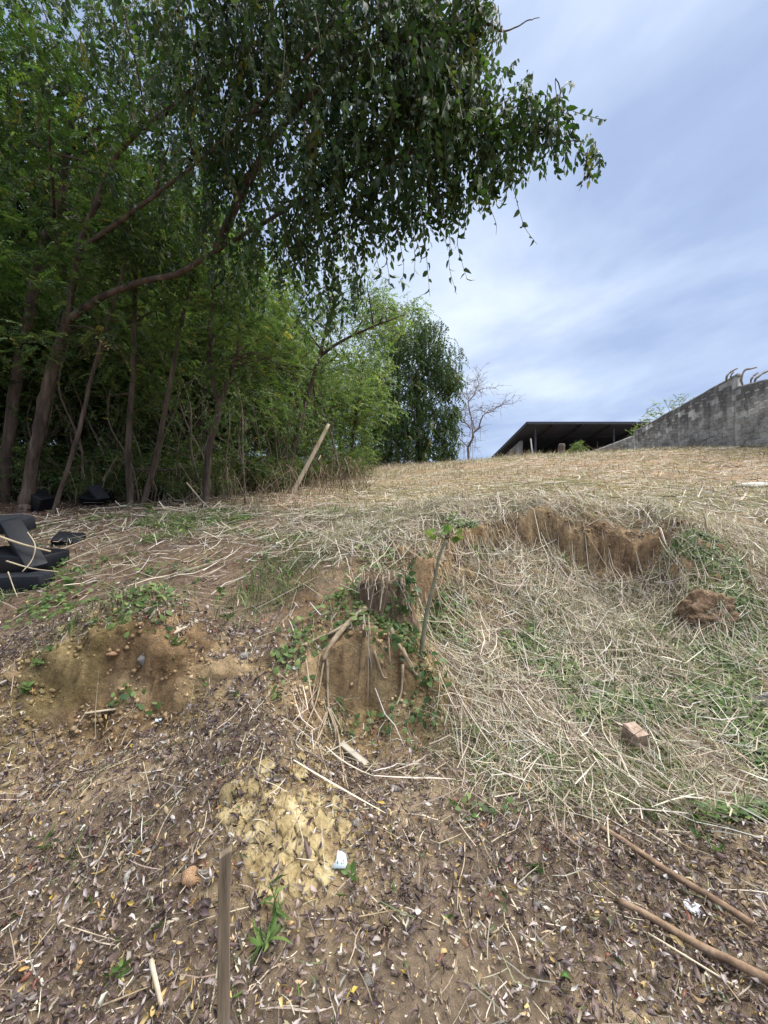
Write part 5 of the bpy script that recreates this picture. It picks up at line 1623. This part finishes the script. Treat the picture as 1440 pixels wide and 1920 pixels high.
def inside(q, poly):
    c = False
    for k in range(len(poly)):
        a_, b_ = poly[k], poly[k - 1]
        if (a_[1] > q[1]) != (b_[1] > q[1]) and q[0] < (b_[0] - a_[0]) * (q[1] - a_[1]) / (b_[1] - a_[1]) + a_[0]:
            c = not c
    return c


seeds = []
tries = 0
while len(seeds) < 40 and tries < 4000:
    tries += 1
    q = rk.uniform(OUT.min(0), OUT.max(0))
    if inside(q, OUT) and all(np.hypot(*(q - t_)) > rk.uniform(.014, .07) for t_ in seeds): seeds.append(q)
for px, py in [(585, 1410), (600, 1440), (560, 1450), (575, 1425), (610, 1420), (640, 1530), (645, 1555), (636, 1515), (440, 1480), (500, 1440), (490, 1452), (655, 1590), (625, 1485), (450, 1570)]:
    seeds.append(G(px, py)[:2])
seeds = np.array(seeds)


def clip(poly, n_, d_):
    out = []
    for k in range(len(poly)):
        a_, b_ = poly[k], poly[(k + 1) % len(poly)]
        da, db = a_ @ n_ - d_, b_ @ n_ - d_
        if da <= 0: out.append(a_)
        if (da < 0) != (db < 0): out.append(a_ + (b_ - a_) * da / (da - db))
    return out


for k, c in enumerate(seeds):                                             # cracked pieces: cells round the seeds, pulled apart a little
    poly = [c + .046 * np.array([math.cos(t_), math.sin(t_)]) * rk.uniform(.6, 1.15) for t_ in np.linspace(0, 6.283, 12)[:-1]]
    for j, c2 in enumerate(seeds):
        if j != k and np.hypot(*(c2 - c)) < .16:
            n_ = (c2 - c) / np.hypot(*(c2 - c)); poly = clip(poly, n_, ((c + c2) / 2) @ n_ + .0005)
    if len(poly) < 3: continue
    dense = []
    for q0_, q1_ in zip(poly, poly[1:] + poly[:1]):
        dense += [q0_, q0_ * .5 + q1_ * .5 + rk.normal(0, .0025, 2)]
    poly = np.array(dense); m = len(poly)
    hi = rk.choice([.008, .011, .013, .018, .004]) + rk.uniform(-.002, .002); tilt = rk.normal(0, .10, 2)
    rings = []
    for f, up in ((1.03, -.03), (1.01, .55), (.97, .92), (.74, 1.0), (.38, 1.0)):
        q = c + (poly - c) * f + rk.normal(0, .0016, poly.shape)
        z = HH(q[:, 0], q[:, 1]) + (up if up < 0 else hi * up) + (q - c) @ tilt * (up > 0) + rk.normal(0, .003, m)
        rings.append(np.column_stack([q, z]))
    V = np.vstack(rings + [[[c[0], c[1], float(HH(*c)) + hi * 1.08]]])
    i = np.arange(4)[:, None] * m; j = np.arange(m)[None, :]; j2 = (j + 1) % m
    Q = np.stack([i + j, i + j2, i + m + j2, i + m + j], -1).reshape(-1, 4)
    T = np.stack([4 * m + np.arange(m), 4 * m + (np.arange(m) + 1) % m, np.full(m, 5 * m)], -1)
    g = Geo(); g.add(V, Q, T); obj('chunk', g.mesh('chunk', M_ochre, True, ob), oc)
p = G(424, 1500); nn = HN(p[:1], p[1:2], .1)[0]
o = put(rock_mesh('rock', 1220, M_ochre, 3, .3, 3), 'rock', p, (.038, .075, .04), .1, None, nn); tag(o, 'upright oblong yellow rock left of the crumbling outcrop', 'rock')
p = G(358, 1655); o = put(rock_mesh('rock', 1221, M_orange, 3, .35, 7), 'rock', p + [0, 0, .018], (.040, .034, .032), .4); tag(o, 'round orange and white stone left of the wooden stake', 'rock')
p = G(1440, 1322); o = put(rock_mesh('concrete_lump', 1222, M_grey, 3, .5, 8), 'concrete_lump', p, (.08, .09, .10), .4); tag(o, 'pale grey concrete lump at the right frame edge', 'concrete')
p = G(1412, 1232); o = put(rock_mesh('concrete_lump', 1223, M_concrete, 3, .35, 5), 'concrete_lump', p, (.06, .05, .06), 1.4); tag(o, 'small whitish stone lump above the concrete at right', 'stone')
p = G(1418, 912); o = put(rock_mesh('concrete_lump', 1224, M_concrete, 3, .3, 6), 'concrete_piece', p, (.38, .3, .07), .3); tag(o, 'flat grey concrete piece in the mown field at right', 'concrete')
p = G(210, 1226); o = put(rock_mesh('stone', 1225, M_orange, 2, .3, 5), 'stone', p, (.035, .022, .016), .3); tag(o, 'pale flat stone on the upper left bank', 'stone')
p = G(275, 1255); nn = HN(p[:1], p[1:2], .08)[0]; o = put(rock_mesh('stone', 1226, M_grey, 3, .3, 6), 'stone', p, (.06, .045, .03), .3, None, nn); tag(o, 'grey stone bedded in the left bank face', 'stone')
p = G(460, 1232); o = put(rock_mesh('stone', 1227, M_grey, 3, .3, 6), 'stone', p, (.05, .025, .03), .5); tag(o, 'long grey stone with a white edge left of the roots', 'stone')
p = G(1130, 1370); o = put(rock_mesh('stone', 1228, M_ochre, 2, .3, 5), 'stone', p, (.05, .03, .03), -.4); tag(o, 'ochre stone half sunk in grass left of the brick', 'stone')
p = G(740, 1482); o = put(rock_mesh('stone', 1229, M_grey, 2, .3, 6), 'stone', p, (.032, .022, .018), -.4); tag(o, 'flat greenish grey stone in the leaves right of the outcrop', 'stone')
p = G(1350, 1440); o = put(rock_mesh('stone', 1240, M_concrete, 2, .3, 6), 'stone', p, (.05, .03, .02), -.2); tag(o, 'whitish flat fragment in the dry grass at right', 'stone')
p = G(1345, 1150); nn = HN(p[:1], p[1:2], .2)[0]; o = put(rock_mesh('earth_clod', 1230, M_clod, 5, 1.3, 3), 'earth_clod', p + [0, .08, -.07], (.25, .17, .20), .2); tag(o, 'big clod of red-brown earth on the right bank', 'earth clod')
p = G(905, 1135); o = put(rock_mesh('earth_clod', 1231, M_clod, 3, .4, 3), 'earth_clod', p, (.07, .05, .05), .2); tag(o, 'small ochre clod on the straw right of the sapling', 'earth clod')
PEB = [rock_mesh('pebble', 1250 + k, [M_ochre, M_orange, M_grey, M_ochre][k], 2, .3, 5) for k in range(4)]
rp = np.random.default_rng(82)
PEBS = [(505, 1440), (490, 1452), (665, 1548), (675, 1568), (690, 1840), (900, 1838), (690, 1732), (725, 1733), (1350, 1640), (870, 1772), (660, 1560), (45, 1810), (30, 1870), (150, 1660), (185, 1865), (720, 1700), (1108, 1862), (1010, 1700), (480, 1445), (470, 1440), (520, 1450), (610, 1470)]
for (px, py) in PEBS:
    p = G(px, py); s = rp.uniform(.012, .02)
    tag(put(PEB[int(rp.integers(4))], 'pebble', p, (s * 1.2, s, s * .8), rp.uniform(0, 6.28)), 'small pale pebble lying loose among the dead leaves', 'pebble', 'pebbles on the ground')
xy = sample(90, (-2, 2), (1.08, 2.5), lambda x, y: np.full(x.shape, .6), rp)
for x, y in xy:
    s = rp.uniform(.005, .013)
    tag(put(PEB[int(rp.integers(4))], 'pebble', (x, y, float(HH(x, y)) + s * .3), (s * 1.2, s, s * .8), rp.uniform(0, 6.28)), 'small pale pebble lying loose among the dead leaves', 'pebble', 'pebbles on the ground')

CRV = np.array([(-1, -.8, -.6), (1, -.7, -.7), (.8, 1, -.6), (-.9, .8, -.8), (-.6, -.7, .7), (.7, -.5, .9), (.6, .7, .6), (-.7, .5, .8)])
CRF = np.array([(0, 3, 2, 1), (4, 5, 6, 7), (0, 1, 5, 4), (1, 2, 6, 5), (2, 3, 7, 6), (3, 0, 4, 7)])
rcb = np.random.default_rng(83)
cx2 = rcb.uniform(-2.8, 4.0, 260000); cy2 = rcb.uniform(1.6, 5.0, 260000)
sl2 = slope_at(cx2, cy2)
k_ = (rcb.random(len(cx2)) < .5 * sstep(.6, 1.6, sl2)) & in_view(cx2, cy2)
cx2, cy2 = cx2[k_][:6500], cy2[k_][:6500]
n = len(cx2); zz2 = HH(cx2, cy2)
sz = .0025 + .013 * rcb.random(n) ** 3.4
cc = soil_colour(cx2, cy2, zz2, np.full(n, 1.2)) * rcb.uniform(.7, 1.35, (n, 1))
nr_ = HN(cx2, cy2, .03)
V, Fq, C = scatter(CRV, CRF, np.column_stack([cx2, cy2, zz2]) + nr_ * .006, rotmats(rcb.uniform(0, 6.28, n), rcb.uniform(0, 6.28, n), rcb.uniform(0, 6.28, n)), sz, cc)
tag(obj('soil_crumbs', mesh_np('soil_crumbs', V, Fq, C, attr_mat('crumbs', 0, .95, .1), False)), 'crumbs of earth and grit on the cut banks', 'soil crumbs', kind='stuff')

# ------------------------------------------------------------------ WOOD, BRICK, RUBBISH ON THE GROUND
M_stake = plain_mat('stake_wood', (.09, .068, .046), (.23, .18, .125), 34, .85, .7, 8, (1, 1, .07), c3=(.36, .295, .215), bdist=.004)
sx_, sy_ = (417 - 720) / F * 1.1, 1.1
import bmesh
bm = box(.032, .022, .62, .002)
bmesh.ops.subdivide_edges(bm, edges=[e for e in bm.edges if abs(e.verts[0].co.z - e.verts[1].co.z) > .3], cuts=10)
rs = np.random.default_rng(91)
for v in bm.verts:
    v.co.x += .0016 * math.sin(v.co.z * 11) + rs.normal(0, .0003)
    if v.co.z > .60: v.co.z += .008 * math.sin(v.co.x * 150) - .004 * abs(v.co.x) * 40
o = bm_obj('wooden_stake', bm, M_stake)
zb = float(HH(sx_, sy_))
o.location = (sx_, sy_, zb - .06); o.rotation_euler = (0, .012, .35)
tag(o, 'weathered square wooden stake standing upright in the foreground', 'stake')

M_pole = plain_mat('pole_wood', (.08, .05, .03), (.20, .13, .08), 28, .75, .8, 9, (.7, .7, .7), c3=(.31, .225, .15))


def ground_pole(a, b, r0, r1, label, mat, name='wooden_pole', cat='pole', n=18, lift=.6):
    p, q = G(*a), G(*b)
    if np.linalg.norm(q - p) < .3: n = 6
    t = np.linspace(0, 1, n)[:, None]
    path = p * (1 - t) + q * t
    z = HH(path[:, 0], path[:, 1])
    base = np.polyval(np.polyfit(t[:, 0], z, 1), t[:, 0]); base = base + max(0, (z - base).max()) * .5
    path[:, 2] = base + np.linspace(r0, r1, n) * lift + .022
    path[:, :2] += .003 * np.sin(np.linspace(0, 9, n))[:, None] * (np.linalg.norm(q - p) > .3)
    V, Q, T = tube(path, [r0, r1], 12, .06, 3); g = Geo(); g.add(V, Q, T)
    o = obj(name, g.mesh(name, mat, True, path[0])); o.location = path[0]
    return tag(o, label, cat)


ground_pole((1125, 1565), (1412, 1752), .0120, .0130, 'upper brown wooden pole lying on the leaves at lower right', M_pole)
ground_pole((1160, 1703), (1475, 1882), .0115, .0145, 'lower brown wooden pole running out of the frame at bottom right', M_pole)
ground_pole((1215, 1765), (1385, 1872), .004, .003, 'thin white stalk lying beside the lower pole', M_stalk, 'dry_stalk', 'stalk')
ground_pole((283, 1823), (303, 1905), .008, .006, 'short thick dry stick at the bottom left of the foreground', M_palewood, 'stick', 'stick')

M_brick = plain_mat('old_brick', (.16, .11, .08), (.31, .23, .175), 30, .95, .5, 6, c3=(.44, .37, .30))
p = G(1190, 1402); bm = box(.095, .11, .14, .006)
for v in bm.verts: v.co += Vector(rs.normal(0, .0025, 3))
o = bm_obj('brick', bm, M_brick); o.location = p + [0, .02, -.012]; o.rotation_euler = (.25, -.05, .25); tag(o, 'half brick standing in the grass on the right bank', 'brick')
M_greywood = plain_mat('grey_board', (.24, .215, .17), (.42, .38, .31), 14, .9, .5, 6, (.2, 1, 1), c3=(.50, .46, .38))


def board(a, b, w, h, label, mat, roll=0.0, name='board', cat='board', lift=0.0):
    p, q = G(*a), G(*b); d = q - p; ln = np.linalg.norm(d)
    bm = box(ln, w, h, min(w, h) * .12)
    for v in bm.verts: v.co += Vector(rs.normal(0, .0015, 3))
    o = bm_obj(name, bm, mat)
    qt = Vector(d / ln).to_track_quat('X', 'Z') @ Quaternion((1, 0, 0), roll)
    o.matrix_world = Matrix.Translation(Vector((p + q) / 2 + [0, 0, lift])) @ qt.to_matrix().to_4x4()
    return tag(o, label, cat)


board((640, 1405), (688, 1440), .035, .03, 'short grey wooden block lying right of the hanging roots', M_greywood, .2)
board((1212, 1372), (1312, 1412), .05, .02, 'flat grey board half buried in grass beside the brick', M_greywood, -.5, lift=.01)
board((1370, 1385), (1445, 1400), .04, .012, 'pale split board in the grass at the right edge', M_greywood, .3)
board((322, 1188), (368, 1165), .05, .012, 'pale flat wooden fragment on the upper left slope', M_palewood, .3)
board((160, 1348), (218, 1335), .015, .006, 'flat pale reed lying below the left bank', M_palewood, .1, lift=.01)

# crumpled clear plastic, paper tag, scraps
M_plastic, ntp = new_mat('white_plastic')
bp_ = N(ntp, 'ShaderNodeBsdfPrincipled', i_Roughness=.25); bp_.inputs['Base Color'].default_value = (.72, .72, .76, 1)
tp_ = N(ntp, 'ShaderNodeBsdfTransparent'); mx_ = N(ntp, 'ShaderNodeMixShader', i_Fac=.22); op_ = N(ntp, 'ShaderNodeOutputMaterial')
L(ntp, bp_, 0, mx_, 1); L(ntp, tp_, 0, mx_, 2); L(ntp, mx_, 0, op_, 0)


def crumple(seed, n=26, a=1.0, b=.7, h=.35):
    u, v = np.meshgrid(np.linspace(-1, 1, n), np.linspace(-1, 1, n))
    r_ = np.sqrt(np.maximum(0, 1 - .5 * (u ** 2 + v ** 2)))
    x = u * r_ * a * (1 + .25 * fbm(u * 2, v * 2, seed, 2)); y = v * r_ * b * (1 + .25 * fbm(u * 2, v * 2, seed + 5, 2))
    z = h * (np.abs(fbm(u * 2.6, v * 2.6, seed + 2, 3)) * 2.2 + .35 * (1 - u ** 2) * (1 - v ** 2)) + .01
    V = np.stack([x, y, z], -1).reshape(-1, 3)
    i0 = (np.arange(n - 1)[:, None] * n + np.arange(n - 1)[None, :]).ravel()
    return V, np.stack([i0, i0 + 1, i0 + n + 1, i0 + n], -1)


V, Q = crumple(5)
p = G(1300, 1712); o = put(mesh_np('plastic_bag', V, Q, None, M_plastic, False), 'plastic_bag', p + [0, 0, .008], (.048, .055, .05), -.6); tag(o, 'crumpled translucent plastic wrapper between the two poles', 'wrapper')
V, Q = crumple(9)
p = G(506, 886); o = put(mesh_np('plastic_bag', V, Q, None, M_plastic, False), 'plastic_bag', p, (.2, .12, .2), .2); tag(o, 'white plastic rubbish lying in the thicket near the leaning log', 'rubbish')
V, Q = crumple(11)
p = G(590, 897); o = put(mesh_np('plastic_bag', V, Q, None, M_plastic, False), 'plastic_bag', p, (.13, .08, .1), .2); tag(o, 'small white scrap on the ground right of the leaning log', 'rubbish')
M_paper = plain_mat('blue_white_paper', (.66, .76, .80), (.74, .84, .86), 5, .6, 0)
M_ink = plain_mat('black_ink', (.015, .015, .02), (.02, .02, .025), 5, .6, 0)


def flat_poly(name, outline, th, mat, parent=None):
    o2 = np.array(outline, float); n = len(o2)
    c = o2.mean(0)
    bow = lambda q: .12 * np.sum((q - c) ** 2, axis=-1)
    V = np.vstack([np.column_stack([o2, bow(o2)]), np.column_stack([o2, bow(o2) + th]), [[c[0], c[1], 0]], [[c[0], c[1], th]]])
    j = np.arange(n); j2 = (j + 1) % n
    T = np.vstack([np.stack([np.full(n, 2 * n), j2, j], -1), np.stack([np.full(n, 2 * n + 1), n + j, n + j2], -1)])
    Q = np.stack([j, j2, n + j2, n + j], -1)
    return obj(name, mesh_np(name, V, [Q, T], None, mat, False), parent)


p = G(637, 1632)
tagp = thing('paper_tag', 'torn white paper tag printed 6 LT beside the yellow rock', 'paper', p + [0, -.01, .034])
tagp.rotation_euler = (.78, .0, .05); tagp.scale = (1.15, 1.15, 1.15)
flat_poly('paper', [(-.026, -.016), (.020, -.018), (.027, -.004), (.019, .020), (.006, .027), (-.006, .030), (-.010, .022), (-.010, .008)], .0006, M_paper, tagp)
for body, dx_, rot in (('6', -.009, .0), ('LT', .005, .0)):
    cu = bpy.data.curves.new('lettering', 'FONT'); cu.body = body; cu.size = .016; cu.extrude = .0002
    to = bpy.data.objects.new('lettering', cu); link(to); 
    bpy.context.view_layer.update()
    dg = bpy.context.evaluated_depsgraph_get()
    me = bpy.data.meshes.new_from_object(to.evaluated_get(dg)); bpy.data.objects.remove(to)
    me.materials.clear(); me.materials.append(M_ink)
    lo_ = obj('lettering', me, tagp); lo_.location = (dx_, -.006, .0012); lo_.scale = (.75, 1, 1)
p = G(297, 1357)
o = flat_poly('plastic_scrap', [(-.02, .012), (-.012, .002), (0, .004), (.018, .014), (.024, .004), (.006, -.010), (-.012, -.012)], .0008, plain_mat('scrap_plastic', (.60, .72, .82), (.75, .84, .9), 5, .4, 0))
o.location = p + [0, -.005, .022]; o.rotation_euler = (.7, .1, .1); tag(o, 'small torn pale blue plastic scrap below the left bank', 'scrap')

# ------------------------------------------------------------------ SINGLE LEAVES, STALKS, WEEDS
M_dead1 = random_mat('fallen_leaf', [(0, (.06, .038, .036)), (.35, (.10, .062, .054)), (.6, (.17, .115, .085)), (.8, (.27, .22, .20)), (1, (.34, .29, .27))], .5, .1, .3, 3)
M_yellow = random_mat('yellow_leaf', [(0, (.52, .36, .05)), (.5, (.60, .46, .12)), (.8, (.45, .21, .05)), (1, (.62, .50, .22))], .5, .2, .25, 3)
M_greenl = random_mat('green_leaf', [(0, (.07, .15, .035)), (1, (.16, .24, .06))], .4, .25, .2, 3)
DM = [mesh_np('fallen_leaf', v, q, None, M_dead1) for v, q in [dead_leaf(100 + k, 6, 4) for k in range(12)]]
YM = [mesh_np('yellow_leaf', v, q, None, M_yellow) for v, q in [dead_leaf(130 + k, 5, 4) for k in range(6)]]
GM = [mesh_np('green_leaf', v, q, None, M_greenl) for v, q in [dead_leaf(140 + k, 5, 4) for k in range(3)]]
rl = np.random.default_rng(95)


def put_leaf(me, name, x, y, s, label, cat, group, lift=.012):
    nn = HN(np.array([x]), np.array([y]), .03)
    R = align_normal(rotmats(rl.uniform(0, 6.28, 1), rl.normal(0, .3, 1), rl.normal(0, .35, 1)), nn)[0]
    o = bpy.data.objects.new(name, me); link(o)
    o.matrix_world = Matrix.Translation((x, y, float(HH(x, y)) + lift)) @ Matrix(R.tolist()).to_4x4() @ Matrix.Scale(s, 4)
    return tag(o, label, cat, group)


for x, y in sample(290, (-1.7, 1.7), (1.12, 1.75), lambda x, y: litter_density(x, y) * .8 + .05, rl, 1.1):
    put_leaf(DM[int(rl.integers(12))], 'fallen_leaf', x, y, rl.uniform(.026, .046), 'curled brown dead leaf lying on top of the foreground litter', 'leaf', 'dead leaves on top of the litter', .018)
YEL = [(262, 1610), (40, 1725), (98, 1690), (193, 1733), (46, 1835), (213, 1695), (290, 1775), (245, 1705), (365, 1700), (305, 1603), (410, 1523), (545, 1165), (182, 1180), (1115, 1225), (690, 1560), (1070, 1525), (715, 1515), (960, 1675), (1340, 1870), (660, 1880), (350, 1835), (30, 1640), (15, 1525), (120, 1535),
       (860, 1590), (1185, 1750), (1210, 1620), (1130, 1700), (1080, 1585), (780, 1545), (95, 1410), (250, 1408), (640, 1790), (320, 1845), (1230, 1790), (1260, 1400), (880, 1700), (615, 1430), (990, 1480), (440, 1640), (760, 1840)]
for (px, py) in YEL:
    p = G(px, py); put_leaf(YM[int(rl.integers(6))], 'yellow_leaf', p[0], p[1], rl.uniform(.028, .045), 'yellow or orange fallen leaf lying on the brown ground', 'leaf', 'yellow leaves scattered on the slope', .018)
for (px, py) in [(738, 1680), (445, 1890), (640, 1695), (295, 1750), (735, 1565), (945, 1690), (560, 1880), (170, 1705), (60, 1585), (1060, 1850)]:
    p = G(px, py); put_leaf(GM[int(rl.integers(3))], 'green_leaf', p[0], p[1], rl.uniform(.04, .06), 'fresh green leaf fallen among the brown ones', 'leaf', 'green leaves fallen on the litter', .02)

# bigger single stalks that can be picked out one by one
for i, (x, y) in enumerate(sample(170, (-.3, 4.2), (1.8, 4.6), straw_density, rl, 1.6)):
    a = rl.uniform(0, 6.28); ln = rl.uniform(.18, .55)
    t = np.linspace(-.5, .5, 5)
    X = x + np.cos(a) * t * ln; Yy = y + np.sin(a) * t * ln
    z = HH(X, Yy); z = np.maximum(z, z[0] + (z[-1] - z[0]) * np.linspace(0, 1, 5)) + rl.uniform(.01, .05)
    stalk(np.stack([X + rl.normal(0, .008, 5), Yy, z], -1), [rl.uniform(.003, .0065), .0025], 'stiff pale dry stalk lying on the straw of the right bank', 'pale stalks on the right bank', sides=5)
for i, (x, y) in enumerate(sample(90, (-2.2, 2), (1.2, 3.0), lambda x, y: np.full(x.shape, .5), rl, 1.4)):
    a = rl.uniform(0, 6.28); ln = rl.uniform(.08, .30)
    t = np.linspace(-.5, .5, 4)
    X = x + np.cos(a) * t * ln; Yy = y + np.sin(a) * t * ln
    z = HH(X, Yy); z = np.maximum(z, z[0] + (z[-1] - z[0]) * np.linspace(0, 1, 4)) + .02
    stalk(np.stack([X + rl.normal(0, .006, 4), Yy, z], -1), [rl.uniform(.0018, .0035), .0012], 'thin twig or reed lying loose on the dead leaves', 'twigs on the dead leaves', 'twig', 'twig', sides=5)

# green weeds
M_weed = random_mat('weed_leaf', [(0, (.07, .13, .035)), (.6, (.11, .19, .05)), (1, (.17, .25, .07))], .5, .3)
WL = []
for k in range(4):
    tv, tf = leaf8(.2 + .12 * k, .15, .26, .1 * k); WL.append(mesh_np('leaf', tv, tf, None, M_weed))
BL = []
for k in range(4):
    tv, tf = leaf8(.25 + .2 * k, .2, .075, .2 * (k - 1)); BL.append(mesh_np('leaf', tv, tf, None, M_weed))


def weed(px, py, h, n, size, label, seed, meshes=None, group=None, up=.8, name='weed'):
    r = np.random.default_rng(seed)
    p = G(px, py)
    t = thing(name, label, 'weed', p, group)
    path = catmull([(0, 0, -.01), (r.normal(0, .01), r.normal(0, .01), h * .5), (r.normal(0, .02), r.normal(0, .02), h)], 8)
    V, Q, T = tube(path, [.0028, .0014], 5); g = Geo(); g.add(V, Q, T); obj('stem', g.mesh('stem', M_stem), t)
    for k in range(n):
        a = k * 2.4 + r.uniform(-.4, .4); q = path[1 + int(k / max(1, n) * 6.9)]
        place_leaf(t, q, (math.cos(a), math.sin(a), up * r.uniform(.1, 1)), size * r.uniform(.7, 1.25), r, meshes or WL)
    return t


weed(500, 1790, .05, 15, .095, 'spiky green grass-like weed right of the stake', 1400, BL, up=1.0)
weed(515, 1735, .12, 12, .075, 'taller thin-leaved weed just above the spiky one by the stake', 1401, BL, up=.8)
weed(238, 1822, .03, 8, .035, 'bright green seedling in the leaves at lower left', 1402)
weed(205, 1850, .02, 6, .03, 'yellowish seedling beside the bright one at lower left', 1403)
weed(655, 1650, .02, 5, .05, 'small green sprout right of the paper tag', 1404, up=1.2)
weed(1345, 1600, .05, 10, .045, 'bluish green rosette weed at right above the poles', 1405)
weed(90, 1590, .05, 10, .06, 'straggly green grass tuft at the left frame edge', 1406, BL)
weed(140, 1610, .05, 8, .06, 'second straggly grass tuft near the left frame edge', 1407, BL)
weed(830, 1722, .015, 7, .028, 'pale green crinkled sprout in the foreground leaves', 1408)
weed(1010, 1640, .02, 5, .05, 'two-leaved yellow-green sprout right of the centre', 1409)
weed(1025, 1440, .10, 14, .07, 'long-leaved green weed at the lower edge of the straw', 1410, BL)
weed(635, 1128, .06, 12, .045, 'small green plant left of the stump', 1411)
weed(1065, 1065, .12, 14, .05, 'green weed growing under the right earth scarp', 1412)
weed(130, 1105, .10, 14, .07, 'yellow-green weed in front of the black cushions', 1413)
weed(280, 968, .16, 12, .12, 'broad-leaved seedling at the foot of the trunk pair', 1414)
weed(100, 1235, .04, 8, .05, 'small leafy weed on top of the left bank', 1415)
rwz = np.random.default_rng(97)
for i in range(46):
    if i % 2: px, py = rwz.uniform(850, 1430), rwz.uniform(1090, 1560)
    else: px, py = rwz.uniform(0, 640), rwz.uniform(1000, 1330)
    weed(px, py, rwz.uniform(.02, .07), int(rwz.integers(6, 12)), rwz.uniform(.03, .055), 'small leafy green weed growing on the right bank' if i % 2 else 'small leafy green weed growing on the left slope', 1450 + i, None, 'weeds on the right bank' if i % 2 else 'weeds on the left slope')
